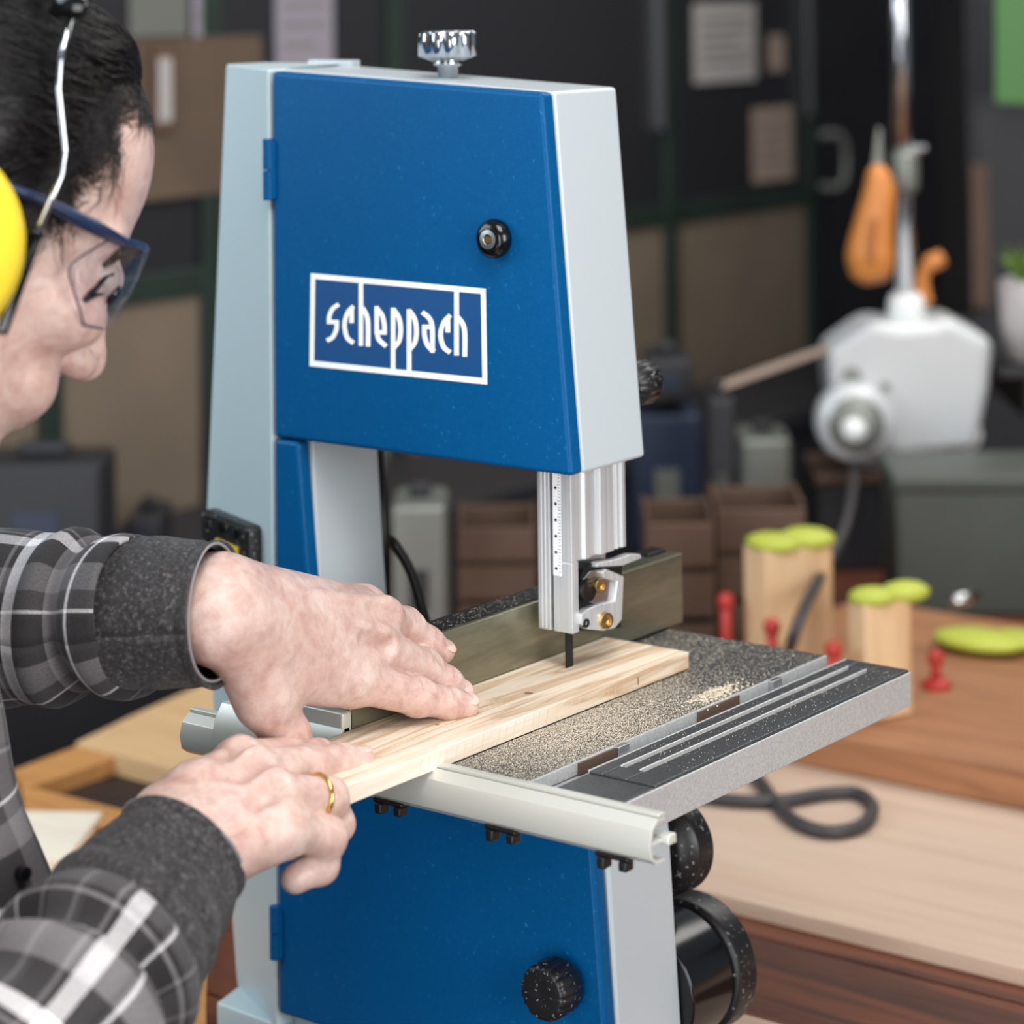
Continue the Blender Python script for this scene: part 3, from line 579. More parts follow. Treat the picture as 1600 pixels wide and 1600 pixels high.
# doors
up = mesh('upper_door', prismY([(-25.5, 351), (182.5, 341.2), (200.3, 127), (-26, 127)], DY, 39.6), 'blue_paint', saw, bevel=3.0, seg=4)
lo_ = mesh('lower_door', prismY([(-26, 126.0), (-6.8, 126.0), (0.6, 48), (4.5, 5), (4.5, -38), (207.5, -38), (211.2, -81.6), (218.1, -171), (221.5, -222), (-26.3, -222)], DY, 39.6), 'blue_paint', saw, bevel=3.0, seg=4)
for nm, z0, z1, par in (('hinge', 272, 309.5, up), ('hinge', -189, -157, lo_)):
    mesh(nm, join(lathe([(3.4, 0), (3.4, (z1-z0)*0.48)], (-27.4, 26.8, z0), (0, 0, 1), 14), lathe([(3.4, 0), (3.4, (z1-z0)*0.5)], (-27.4, 26.8, z0+(z1-z0)*0.5), (0, 0, 1), 14), box(-27, -22.5, 25.6, 29, z0+1, z1-1)), 'blue_paint', par, bevel=0.3)
# lettering on the upper door
def lp(x, y): return onp(480+x/5.5172, 420+y/5.5172, 1, DY)
logo = mesh('logo_field', prism([lp(*q) for q in ((40, 45), (1535, 180), (1548, 990), (30, 830))], (0, -0.15, 0), (0, 0.05, 0)), 'logo_blue', up)
out = [(33, 37), (1540, 172), (1553, 998), (22, 838)]; inn = [(70, 88), (1500, 215), (1513, 942), (62, 792)]
V = [lp(*q)+np.array([0, -h, 0]) for h in (0.1, 0.35) for q in out+inn]; F = []
for k in range(4):
    j = (k+1) % 4; F += [[8+k, 8+j, 12+j, 12+k], [k, j, 8+j, 8+k], [4+j, 4+k, 12+k, 12+j]]
mesh('logo_border', (np.array(V), F), 'white_print', up)
W_ = 37
strokes = [[(274, 306), (222, 345), (193, 410), (191, 457)], [(173, 457), (272, 459)], [(256, 445), (254, 520), (222, 590), (172, 618)],
  [(402, 322), (352, 378), (324, 480), (346, 590), (402, 640)], [(386, 332), (386, 467)],
  [(466, 95), (466, 664)], [(478, 335), (514, 400), (527, 480), (527, 670)],
  [(602, 322), (602, 560)], [(598, 338), (648, 400), (668, 490), (668, 566)], [(604, 546), (684, 550)], [(602, 540), (622, 610), (684, 668)],
  [(744, 336), (744, 872)], [(748, 352), (792, 420), (809, 520), (796, 620), (750, 682)],
  [(881, 348), (881, 888)], [(885, 364), (928, 430), (945, 532), (932, 634), (887, 696)],
  [(995, 374), (1058, 430), (1082, 520), (1082, 722)], [(996, 499), (1082, 503)], [(1013, 490), (1016, 580), (1044, 662), (1098, 712)],
  [(1236, 400), (1184, 458), (1153, 560), (1176, 668), (1236, 722)], [(1216, 412), (1216, 548)],
  [(1291, 180), (1291, 746)], [(1302, 415), (1346, 480), (1362, 560), (1362, 756)]]
mesh('lettering', join(*[stroke(s, W_, 0.12, 0.25+0.012*i, lp) for i, s in enumerate(strokes)]), 'white_print', up)
# knobs
kc = np.array([149.5, DY, 257.6])
kn = mesh('lock_knob', lathe([(7, 0), (10.8, -0.5), (11.4, -3), (10.8, -6), (8.2, -8.5), (6.0, -8.8)], kc, (0, 1, 0), 40), 'black_gloss', up, smooth=True)
mesh('insert', lathe([(5.6, -8.0), (5.6, -9.2), (3.2, -9.4), (2.6, -8.2)], kc, (0, 1, 0), 24), 'steel', kn); mesh('hex_socket', lathe([(2.6, -8.6), (2.4, -9.0)], kc, (0, 1, 0), 6), 'brass', kn)
fl = lambda n, d: (lambda a, h: -d*(0.5+0.5*math.cos(n*a))**6)
kc = np.array([191.5, DY, -154.0])
mesh('door_knob', lathe([(9, 0), (9, -3), (14.5, -4), (15.6, -6), (15.6, -19), (14.4, -21.5), (12, -22), (4, -21.2)], kc, (0, 1, 0), 96, lambda a, h: fl(16, 0.07)(a, h) if -21.8 < h < -3.5 else 0), 'dusty_black', lo_, smooth=True)
kt = np.array([80.4, 70, 347.6])
tk = mesh('tension_knob', lathe([(9, 9), (15, 11.5), (18, 12.5), (18, 26), (16.8, 27.5), (8, 28)], kt, (0, 0, 1), 120, lambda a, h: -0.10*(0.5+0.5*math.cos(11*a))**2 if 12 < h < 27 else 0), 'chrome', saw, smooth=True)
mesh('stem', lathe([(6.2, -1), (6.2, 6), (8.6, 7), (8.8, 9.5)], kt, (0, 0, 1), 32), 'chrome', tk, smooth=True)
k2 = onp(998, 598, 1, 116); mesh('tracking_knob', lathe([(8, -14), (13, -6), (13.5, 6), (11, 8)], k2, (0, 1, 0), 72, lambda a, h: fl(14, 0.08)(a, h)), 'dusty_black', saw, smooth=True)
# switch on the column panel
e_1 = np.array([-93, 36, 0])/99.73; nn = np.array([-36, -93, 0])/99.73; pc = np.array([-27., 29., 0])
def onpanel(s0, s1, n0, n1, z0, z1): return prism([pc+e_1*s+nn*n+np.array([0, 0, z0]) for s, n in ((s0, n0), (s1, n0), (s1, n1), (s0, n1))], (0, 0, 0), (0, 0, z1-z0))
sw = mesh('switch', onpanel(17, 85, -1, 11, 2, 70), 'dusty_black', saw, bevel=3, seg=3)
mesh('yellow_frame', join(onpanel(29, 33, 10, 12.5, 24, 56), onpanel(55, 60, 10, 12.5, 24, 56), onpanel(33, 55, 10, 12.5, 52, 56), onpanel(33, 55, 10, 12.5, 24, 28)), 'switch_yellow', sw); mesh('green_button', onpanel(35, 53, 10.5, 13.4, 40, 51), 'switch_green', sw, bevel=0.8); mesh('red_button', onpanel(35, 53, 10.5, 13.4, 29, 39), 'red_plastic', sw, bevel=0.8)
for s in (31, 53): mesh('screw', lathe([(3.2, 11), (3.2, 11.8), (1.5, 12)], pc+e_1*s+np.array([0, 0, 64]), nn, 12), 'black_gloss', sw)
# black power strip and cable behind the column
mesh('edge_strip', tube([onp(595, 690, 1, 106), onp(604, 1000, 1, 106)], 4.0, 10), 'black_cable', saw, smooth=True)
mesh('power_cable', tube(smooth_path([onp(600, 838, 1, 108), onp(616, 850, 1, 116), onp(640, 890, 1, 120), onp(656, 940, 1, 120), onp(668, 990, 1, 120), onp(672, 1050, 1, 118), onp(660, 1110, 1, 116)]), 3.3, 10), 'black_cable', saw, smooth=True)
# blade and its guide
mesh('blade', box(172.5, 173.4, 57.5, 64.0, -36, 60), 'dark_steel', saw)
gp = mesh('guide_post', prism([(x, y, 0) for x, y in ((168.6, 52), (182, 52), (182, 57), (180.6, 58), (180.6, 64), (182.4, 65), (182.4, 70), (180, 72), (180, 78), (182.6, 80), (182.6, 93), (180.4, 94), (180.4, 96), (182, 97), (182, 98.5), (180.4, 99.5), (180.4, 101.5), (182, 102.5), (182, 106), (168.6, 106))], (0, 0, 72), (0, 0, 140)), 'brushed_aluminium', saw, bevel=0.4)
mesh('guide_front_bar', box(168.6, 182, 52, 58.5, 32, 72), 'brushed_aluminium', gp, bevel=0.5)
mesh('guide_left_bar', join(box(157.8, 166.4, 52, 60, 32, 140), box(159, 168.6, 60, 104, 36, 140)), 'brushed_aluminium', gp, bevel=0.5)
for xx in (160.0, 162.6): mesh('flute', box(xx, xx+1.1, 51.5, 52.2, 33, 139), 'brushed_aluminium', gp, bevel=0.3)
mesh('slot_strip', box(166.4, 168.6, 54.5, 60, 33, 140), 'black_plastic', gp)
sc = mesh('depth_scale', box(169.0, 174.6, 51.7, 52.05, 64, 139), 'white_print', gp)
for k in range(7): mesh('scale_mark', join(lathe([(0.95, 0), (0.95, 0.2)], (171.2, 51.7, 68+k*9.2), (0, -1, 0), 10), *[box(173.2-(0.6 if j == 2 else 0), 174.5, 51.55, 51.7, 66+k*9.2+j*1.9, 66.35+k*9.2+j*1.9) for j in range(5)]), 'black_plastic', sc)
XG = 183.0
def gpx(u, v, x=XG): return onp(u, v, 0, x)
br = mesh('recess_shade', prism([gpx(u, v, 180.0) for u, v in ((903, 985), (906, 905), (912, 889), (928, 880), (962, 876), (972, 884), (970, 980), (940, 986))], (-14, 0, 0), (0, 0, 0)), 'black_plastic', gp)  # solid black block stands in for the shade inside the cut-out
mesh('bearing_plate', prism([gpx(u, v, 182.0) for u, v in ((912, 938), (912, 905), (922, 893), (945, 888), (966, 896), (966, 940), (935, 945))], (-2, 0, 0), (0, 0, 0)), 'steel', br, bevel=0.5)
mesh('bearing_bracket', prism([gpx(u, v) for u, v in ((938, 894), (945, 889), (972, 900), (971, 920), (969, 968), (958, 981), (941, 985), (916, 983), (905, 975), (905, 960), (916, 951), (936, 943), (957, 939), (961, 908), (941, 903))], (-4, 0, 0), (1.5, 0, 0)), 'brushed_aluminium', br, bevel=0.8)
mesh('guide_ledge', prism([gpx(u, v) for u, v in ((930, 886), (972, 884), (1002, 872), (1000, 866), (985, 866), (962, 874), (935, 879))], (-5, 0, 0), (0.5, 0, 0)), 'brushed_aluminium', br, bevel=0.6)
for u, v, r_, ln in ((928, 913, 4.2, 6.5), (941, 968, 4.8, 4.5)): mesh('brass_screw', lathe([(r_, -2), (r_, ln), (r_*0.62, ln), (r_*0.55, ln-1.6)], gpx(u, v), (1, -0.25, 0), 20), 'brass', br, bevel=0.2)
mesh('black_roller', lathe([(6.5, 0), (6.5, 4)], gpx(913, 921, 181), (1, 0, 0), 20), 'black_plastic', br); mesh('set_screw', lathe([(2.6, 0), (2.6, 2.4), (1.4, 2.4), (1.3, 1.2)], gpx(912, 973), (1, 0, 0), 14), 'dark_steel', br)
# motor and tilt knob behind the frame
m0 = onp(1094, 1497, 1, 165); m0[1] = 102.5
mo = mesh('motor', lathe([(37, 0), (37.5, 40), (36, 44)], m0, (0, 1, 0), 64), 'black_gloss', saw, bevel=1.5, seg=3)
mesh('motor_ring', lathe([(35, 43), (39.5, 44.5), (40.5, 48), (40.5, 62), (38, 65)], m0, (0, 1, 0), 64), 'dusty_black', mo, bevel=0.8)
d0 = onp(1038, 1322, 1, 128); mesh('tilt_wheel', lathe([(12, -16), (24, -9), (28, -4), (28.5, 10), (24, 14)], d0, (0, 1, 0), 64), 'dusty_black', saw, bevel=1.0)
# ------------------------------------------------------------------ saw table
tb = mesh('table_bed', box(46, 316.7, -100, 200, -20.7, -7), 'cast_table_side', saw, bevel=1.2)
mesh('table_plate', box(46, 262, -100, 200, -7, 0), 'cast_table_top', tb, bevel=1.4)
for x0, x1, y0, y1, z1 in ((275, 316.7, -100, -62, -1.2), (275, 284, -62, 200, 0), (287, 296, -46, 186, 0), (299, 316.7, -62, 200, 0), (284, 299, 186, 200, 0), (284, 299, -62, -46, 0)):
    mesh('table_strip', box(x0, x1, y0, y1, -7, z1), 'cast_table_top', tb, bevel=0.9)
mesh('groove_floor', box(284, 299, -46, 186, -7, -2.2), 'brushed_aluminium', tb)  # bright metal stands in for light caught in the grooves
for x0 in (283.6, 295.6): mesh('groove_glint', box(x0, x0+1.0, -46, 186, -2.4, 0.35), 'brushed_aluminium', tb, bevel=0.3)  # bright ribs added as the lit far wall of each groove
mesh('edge_face', box(316.7, 318.2, -100, 200, -20.7, -1.4), 'cast_table_side', tb, bevel=0.7)
mesh('slot_edge', box(260.6, 262.3, -99, 199, -6.5, 0.25), 'cast_table_side', tb, bevel=0.4); mesh('slot_edge', box(274.6, 275.8, -62, 199, -6.5, 0.25), 'cast_table_side', tb, bevel=0.3)
for y0 in (-22, 132): mesh('slot_stop', box(262, 266, y0, y0+10, -7, 0.4), 'steel', tb, bevel=0.5)
for y0 in (-12, 100): mesh('slot_insert', box(262.2, 263.5, y0-42, y0, -6.5, -0.6), 'brown_box', tb)
mesh('table_front', box(46, 316.7, -101.4, -100, -20, -1.2), 'cast_table_side', tb, bevel=0.5)
mesh('trunnion', box(60, 180, 0, 100, -44, -20.7), 'dark_steel', saw, bevel=3)
# fence rail
rail = [(-101.5, 0.8), (-107.5, 1.4), (-112.6, -2.6), (-114.6, -10), (-113.0, -17.2), (-108.6, -20.4), (-101.5, -20.4), (-101.5, -18.8), (-108.0, -18.8), (-111.4, -16.4), (-112.8, -10.8), (-101.5, -10.8), (-101.5, -8.8), (-112.4, -8.8), (-111.0, -3.4), (-107, -0.2), (-101.5, -0.8)]
rl = mesh('fence_rail', prism([(0, y, z) for y, z in rail], (34, 0, 0), (349, 0, 0)), 'anodised_rail', saw, bevel=0.25)
mesh('rail_lip', box(34, 349, -106.5, -101.5, 1.4, 3.4), 'anodised_rail', rl, bevel=0.5); mesh('rail_key', box(330, 353, -104, -97, -12, -7), 'anodised_rail', rl, bevel=1)
for u, v in ((610, 1262), (785, 1302), (960, 1346)):
    p = onp(u, v, 1, -108); mesh('rail_clip', join(box(p[0]-10, p[0]+10, -111, -102, -22.2, -19.5), box(p[0]-9, p[0]-4, -111, -104, -28, -22), box(p[0]+4, p[0]+9, -111, -104, -27, -22)), 'black_plastic', rl, bevel=1)
# rip fence
fn = thing('rip_fence', 'dull bronze rip fence clamped across the saw table behind the board', 'fence', (139, 50, 1))
mesh('fence_bar', box(127, 150, -104, 212.3, 1.5, 44.5), 'bronze_fence', fn, bevel=0.8)
mesh('top_reflection', box(128.5, 146.8, -100, 140, 43.5, 45.0), 'fence_top_reflection', fn); mesh('end_clip', box(129, 140, 190, 210, 44, 46.6), 'black_plastic', fn, bevel=0.8)  # dark top plate stands in for the bar's dark reflection; end clip is separate
mesh('end_cap', box(128, 149, 212.3, 213.6, 2.5, 43.5), 'bronze_fence', fn); mesh('fence_foot', box(129, 148, -98, 210, 0.1, 1.6), 'black_plastic', fn)
ca = mesh('fence_carriage', prism([(0, y, z) for y, z in ((-117.5, -4), (-118, -12), (-115, -22), (-111.8, -22.5), (-115.2, -10), (-113, 2.2), (-104, 4.2), (-104, 12), (-110, 12), (-116, 4))], (62, 0, 0), (150, 0, 0)), 'anodised_rail', fn, bevel=0.6)
mesh('carriage_block', box(70, 150, -110, -101, 4.6, 20), 'anodised_rail', ca, bevel=1.5)
# ------------------------------------------------------------------ the board being cut
bd = mesh('pine_board', box(150.6, 211, -189, 127.5, 0.4, 10.2), 'pine', bevel=0.5); tag(bd, 'pale pine board being pushed along the fence into the blade', 'board')
k = onp(826, 1083, 2, 10.2); mesh('knot', lathe([(2.6, 0), (2.4, 0.1), (1.0, 0.12)], k, (0, 0, 1), 16), 'knot_wood', bd)
k = onp(683, 1132, 2, 10.2); mesh('knot', lathe([(1.2, 0), (1.0, 0.1)], k, (0, 0, 1), 10), 'knot_wood', bd)
k = onp(997, 1063, 0, 211); mesh('split', box(210.9, 211.15, k[1]-0.6, k[1]+0.6, k[2]-2.6, k[2]+2.0), 'knot_wood', bd)
for j in range(26):
    yy = -120+j*7.2+random.uniform(-1.5, 1.5); mesh('grain_line', (np.array([(211.06, yy, 1.2), (211.06, yy+0.35, 1.2), (211.06, yy+2.4, 9.0), (211.06, yy+2.0, 9.0), (210.9, yy, 1.2), (210.9, yy+2.0, 9.0)]), [[0, 1, 2, 3], [0, 3, 5, 4]]), 'block_wood', bd)
# ------------------------------------------------------------------ sawdust
rg = np.random.RandomState(11); pts = []
def spread(n, x0, x1, y0, y1, z, dens=None, big=1.0):
    x = rg.uniform(x0, x1, n); y_ = rg.uniform(y0, y1, n)
    if dens is not None: kp = rg.uniform(0, 1, n) < dens(x, y_); x, y_ = x[kp], y_[kp]
    for a, b in zip(x, y_): pts.append((a, b, z, rg.uniform(0.22, 0.55)*big))
spread(52000, 211.3, 260.5, -98, 198, 0, lambda x, y: np.clip(0.10+0.90*np.exp(-((y+5)/85)**2), 0, 1)*np.clip(1.25-(x-211)/90, 0.15, 1), 0.55)
spread(2200, 150, 211, 128, 198, 0, None, 0.6); spread(450, 275, 316, -40, 190, 0, None, 0.6); spread(1500, 284.6, 287, -40, 180, -2.2, None, 0.7); spread(1500, 296.6, 299, -40, 180, -2.2, None, 0.7)
spread(420, 130, 146, -60, 138, 45.0, None, 0.5); spread(160, 152, 208, 20, 110, 10.3, None, 0.5)
for _ in range(420): a = rg.normal(0, 1, 2); pts.append((252+a[0]*4, 92+a[1]*13, max(0, 2.2-abs(a[0])*1.2-abs(a[1])*0.6)*rg.uniform(0, 1), rg.uniform(0.4, 0.9)))
V = []; F = []
for x, y, z, s in pts:
    k = len(V); a = rg.uniform(0, 6.28); c_, s_ = math.cos(a)*s, math.sin(a)*s
    V += [(x+c_*1.5, y+s_*1.5, z), (x-s_, y+c_, z), (x-c_*0.8+s_*0.7, y-s_*0.8-c_*0.7, z), (x, y, z+s*0.9)]; F += [[k, k+1, k+3], [k+1, k+2, k+3], [k+2, k, k+3]]
o = mesh('sawdust', (np.array(V), F), 'sawdust_grain', base=(236, 50, 0)); tag(o, 'fine pale sawdust scattered over the saw table', 'sawdust', kind='stuff')
# ================================================================== the person at the saw
HO = atd(-160, 380, 1176)
def head_axes(y, p_, ro):
    F0 = CR*math.cos(y)+CF*math.sin(y); F_ = F0*math.cos(p_)+CD*math.sin(p_); U0 = F0*math.sin(p_)-CD*math.cos(p_); S0 = np.cross(F_, U0)
    return F_, S0*math.cos(ro)+U0*math.sin(ro), U0*math.cos(ro)-S0*math.sin(ro)
HF, HS, HU = head_axes(0.584, 0.505, 0.122); HA = np.array([HF, HS, HU])
def hw(p): return HO+np.asarray(p, float)@HA                       # head-local (forward, right, up) -> mm
def hl(u, v, s):                                                   # pixel on the head-local plane right = s
    d = ray(u, v); t_ = (s-(CPOS-HO)@HS)/(d@HS); return ((CPOS+d*t_)-HO)@HA.T
def head_sdf(L):
    A = np.abs(L[:, 1]); Q = np.stack([L[:, 0], A, L[:, 2]], 1)
    d = sd_ell(Q, (-4, 0, 52), (98, 77, 86))
    d = smin(d, sd_ell(Q, (42, 0, 64), (55, 61, 60)), 18)
    d = smin(d, sd_ell(Q, (42, 0, 5), (50, 58, 66)), 22)
    d = smin(d, sd_ell(Q, (43, 0, -36), (41, 45, 44)), 20)
    d = smin(d, sd_cone(Q, (4, 58, -32), (64, 17, -72), 14, 12), 16)
    d = smin(d, sd_ell(Q, (72, 0, -74), (14, 19, 13)), 10)
    d = smin(d, sd_ell(Q, (68, 42, -2), (24, 21, 18)), 12)
    d = smin(d, sd_cone(Q, (91, 6, 40), (72, 50, 36), 9, 8), 9)
    d = smin(d, sd_ell(Q, (73, 20, -38), (18, 25, 18)), 12)
    d = smax(d, -sd_ell(Q, (103, 36, 20), (16, 17, 11)), 7)
    d = smin(d, sd_ell(Q, (81, 36, 20), (14, 15, 12.5)), 4)
    d = smin(d, sd_cone(Q, (96, 0, 34), (109, 0, -4), 6.5, 8.5), 7)
    d = smin(d, sd_ell(Q, (110, 0, -11), (11, 10.5, 10)), 5)
    d = smin(d, sd_ell(Q, (100, 12, -15), (11, 8, 9)), 5)
    d = smax(d, -sd_ell(Q, (104, 8.5, -24), (6, 3.8, 6)), 2)
    d = smin(d, sd_cone(Q, (92, 0, -38), (84, 20, -40), 5.5, 3), 5)
    d = smin(d, sd_cone(Q, (90, 0, -48), (83, 18, -46), 6, 3), 4)
    d = smin(d, sd_cone(Q, (-22, 0, -30), (-66, 0, -160), 57, 60), 24)
    return d
def grow(f, prims, h, pad=6):
    lo = np.min([np.minimum(np.asarray(a), np.asarray(b))-max(ra, rb) for a, b, ra, rb in prims], axis=0)-pad
    hi = np.max([np.maximum(np.asarray(a), np.asarray(b))+max(ra, rb) for a, b, ra, rb in prims], axis=0)+pad
    return surface_nets(f, lo, hi, h)
hv, hf = surface_nets(head_sdf, (-112, -90, -150), (134, 90, 150), 2.2)
head_mesh = (np.array(hv)@HA+HO, hf)

def hand(palm, fingers, bumps, kp=14, kf=4, kj=5.5, h=1.05):
    def f(P):
        d = None
        for a, b, ra, rb in palm: x = sd_cone(P, a, b, ra, rb); d = x if d is None else smin(d, x, kp)
        fd = None
        for chain in fingers:
            c = None
            for (a, ra), (b, rb) in zip(chain[:-1], chain[1:]): x = sd_cone(P, a, b, ra, rb); c = x if c is None else smin(c, x, kf)
            for a, ra in chain[1:-1]: c = smin(c, np.linalg.norm(P-a, axis=1)-ra*1.0, 3)
            fd = c if fd is None else smin(fd, c, 1.4)
        d = smin(d, fd, kj)
        for a, b, ra, rb, k in bumps: d = smin(d, sd_cone(P, a, b, ra, rb), k) if k > 0 else smax(d, -sd_cone(P, a, b, ra, rb), -k)
        return d
    pr = list(palm)
    for c in fingers: pr += [(a, b, ra, rb) for (a, ra), (b, rb) in zip(c[:-1], c[1:])]
    return grow(f, pr, h)
def C_(pts): return [(atd(u, v, d), r) for u, v, d, r in pts]
# left hand (far, flat on the board)
W = atd(338, 950, 1281); FA = atd(180, 957, 1298)
LI = C_([(552, 1062, 1338, 11.5), (652, 1089, 1361, 9.6), (700, 1099, 1371, 8.0), (729, 1103, 1376, 6.9)])
LM = C_([(582, 1008, 1352, 11.5), (662, 1043, 1382, 9.6), (698, 1067, 1388, 8.0), (718, 1081, 1390, 6.9)])
LR = C_([(590, 962, 1368, 11), (634, 978, 1389, 9.2), (669, 1003, 1397, 7.6), (692, 1018, 1400, 6.6)])
LP = C_([(566, 948, 1392, 10), (610, 966, 1410, 8), (644, 990, 1418, 6.8), (664, 1004, 1420, 6)])
LT = C_([(380, 1012, 1287, 16), (414, 1094, 1294, 13.2), (446, 1150, 1304, 12.2), (466, 1188, 1312, 9.5)])
side = LI[0][0]-LP[0][0]; side /= np.linalg.norm(side); fwd_ = LM[0][0]-W; fwd_ /= np.linalg.norm(fwd_)
dors = np.cross(side, fwd_); dors = dors if dors@(-CF) > 0 else -dors; dors /= np.linalg.norm(dors)
palmL = [(FA-side*8, W-side*9, 18, 17.5), (FA+side*8, W+side*9, 18, 17.5)]
for ch, o_ in ((LI, 11), (LM, 4), (LR, -4), (LP, -11)): palmL.append((W+side*o_, ch[0][0]-dors*3, 17, 13))
palmL.append((W+side*9+fwd_*14, LT[1][0], 15, 14)); palmL.append((LT[1][0]-(LT[1][0]-LT[0][0])*0.25, LI[0][0]-dors*6-fwd_*18, 9, 9))
bumpL = []
for ch, o_ in ((LI, 9), (LM, 3), (LR, -4), (LP, -10)):
    m_ = ch[0][0]; bumpL.append((m_+dors*5.2, m_+dors*5.0+fwd_*3, 7.6, 7.0, 5)); a = W+side*o_*1.2+dors*15.2+fwd_*26; b = m_+dors*8.0-fwd_*4
    bumpL.append((a, b, 2.6, 3.4, 5))
    bumpL.append(((LI[0][0]*0.5+LM[0][0]*0.5)+dors*11-fwd_*14, W+dors*17+fwd_*20, 1.6, 1.3, 3)) if ch is LI else None
for (m1, m2) in ((LI, LM), (LM, LR), (LR, LP)):
    p_ = (m1[0][0]+m2[0][0])/2; bumpL.append((p_+dors*15+fwd_*6, p_+dors*16-fwd_*12, 4.5, 3.0, -6))
def creases(chain, up_, out):
    for i_, offs in ((1, (-3.2, -1.1, 1.0, 3.0)), (2, (-1.4, 0.8))):
        a, r_ = chain[i_]; d = chain[i_+1][0]-chain[i_-1][0]; d = d/np.linalg.norm(d); n_ = up_-d*(up_@d); n_ /= np.linalg.norm(n_); s_ = np.cross(d, n_)
        for o_ in offs: out.append((a+d*o_+n_*(r_+0.55)-s_*r_*0.55, a+d*(o_+0.4)+n_*(r_+0.55)+s_*r_*0.55, 0.9, 0.9, -0.8))
for ch in (LI, LM, LR, LP): creases(ch, dors, bumpL)
left_hand = hand(palmL, [LI, LM, LR, LP, LT], [b for b in bumpL if b])
# right hand (near, gripping the end of the board)
W2 = atd(286, 1318, 1196); FA2 = atd(205, 1440, 1160)
RI = C_([(372, 1192, 1262, 11), (450, 1181, 1290, 9.2), (494, 1180, 1304, 7.8), (522, 1182, 1311, 6.8)])
RM = C_([(392, 1208, 1243, 11.5), (482, 1196, 1273, 9.6), (532, 1190, 1289, 8.2), (564, 1187, 1297, 7.0)])
RR = C_([(424, 1243, 1226, 11.2), (512, 1247, 1252, 9.6), (526, 1288, 1256, 8.2), (505, 1318, 1252, 7)])
RP = C_([(440, 1292, 1212, 10.5), (510, 1308, 1234, 9.4), (500, 1352, 1236, 8.4), (462, 1372, 1228, 7.4)])
RT = C_([(308, 1235, 1222, 15), (362, 1222, 1280, 12), (410, 1208, 1312, 10), (440, 1200, 1328, 8.5)])
side2 = RI[0][0]-RP[0][0]; side2 /= np.linalg.norm(side2); fw2 = RM[0][0]-W2; fw2 /= np.linalg.norm(fw2)
dor2 = np.cross(side2, fw2); dor2 = dor2 if dor2@(-CF) > 0 else -dor2; dor2 /= np.linalg.norm(dor2)
palmR = [(FA2-side2*9, W2-side2*11, 22, 19), (FA2+side2*9, W2+side2*12, 22, 19)]
for ch, o_ in ((RI, 13), (RM, 5), (RR, -4), (RP, -12)): palmR.append((W2+side2*o_, ch[0][0]-dor2*3, 17, 13))
palmR.append((W2+side2*16, RT[1][0], 15, 12))
bumpR = []
for ch, o_ in ((RI, 10), (RM, 4), (RR, -4), (RP, -11)):
    m_ = ch[0][0]; bumpR.append((m_+dor2*5, m_+dor2*5+fw2*3, 7.8, 7.0, 5)); bumpR.append((W2+side2*o_*1.2+dor2*14.2+fw2*24, m_+dor2*7.2-fw2*4, 2.8, 3.6, 6))
for (m1, m2) in ((RI, RM), (RM, RR), (RR, RP)):
    p_ = (m1[0][0]+m2[0][0])/2; bumpR.append((p_+dor2*14+fw2*5, p_+dor2*15-fw2*16, 4.8, 3.0, -6))
for ch in (RI, RM): creases(ch, dor2, bumpR)
right_hand = hand(palmR, [RI, RM, RR, RP, RT], bumpR)
# hidden body under the clothes, down to the floor
NB = hw((-66, 0, -160)); SH = np.array([HS[0], HS[1], 0]); SH /= np.linalg.norm(SH); FH = np.array([HF[0], HF[1], 0]); FH /= np.linalg.norm(FH)
TC = [atd(-440, 1010, 1235), atd(-395, 1300, 1235), atd(-345, 1650, 1225), atd(-330, 2050, 1225)]
shR = NB+SH*150-FH*10+np.array([0, 0, -45]); shL = NB-SH*150-FH*10+np.array([0, 0, -45])
elL = atd(-190, 985, 1342); elR = atd(-130, 1880, 1025)
hipR = TC[3]+SH*52+np.array([0, 0, -60]); hipL = TC[3]-SH*52+np.array([0, 0, -60]); ftR = np.array([hipR[0], hipR[1], FLOOR+35])+SH*30; ftL = np.array([hipL[0], hipL[1], FLOOR+35])-SH*30
bp = [(NB, TC[0], 58, 85), (TC[0], TC[1], 85, 95), (TC[1], TC[2], 92, 92), (TC[2], TC[3], 92, 88), (NB, shR, 50, 42), (NB, shL, 50, 42), (shR, elR, 40, 34), (shL, elL, 40, 32), (elR, FA2, 32, 24), (elL, FA, 30, 23),
      (hipR, ftR, 58, 36), (hipL, ftL, 58, 36), (ftR, ftR+FH*170, 34, 28), (ftL, ftL+FH*170, 34, 28)]
def body_f(P):
    d = None
    for a, b, ra, rb in bp: x = sd_cone(P, a, b, ra, rb); d = x if d is None else smin(d, x, 20)
    return d
body_mesh = grow(body_f, bp, 11, 14)
pb = np.array([TC[3][0], TC[3][1], FLOOR])
person = mesh('person', join(head_mesh, left_hand, right_hand, body_mesh), 'skin', smooth=True, base=pb)
tag(person, 'person in plaid flannel shirt, bent over the saw, guiding the pine board with both hands', 'person')
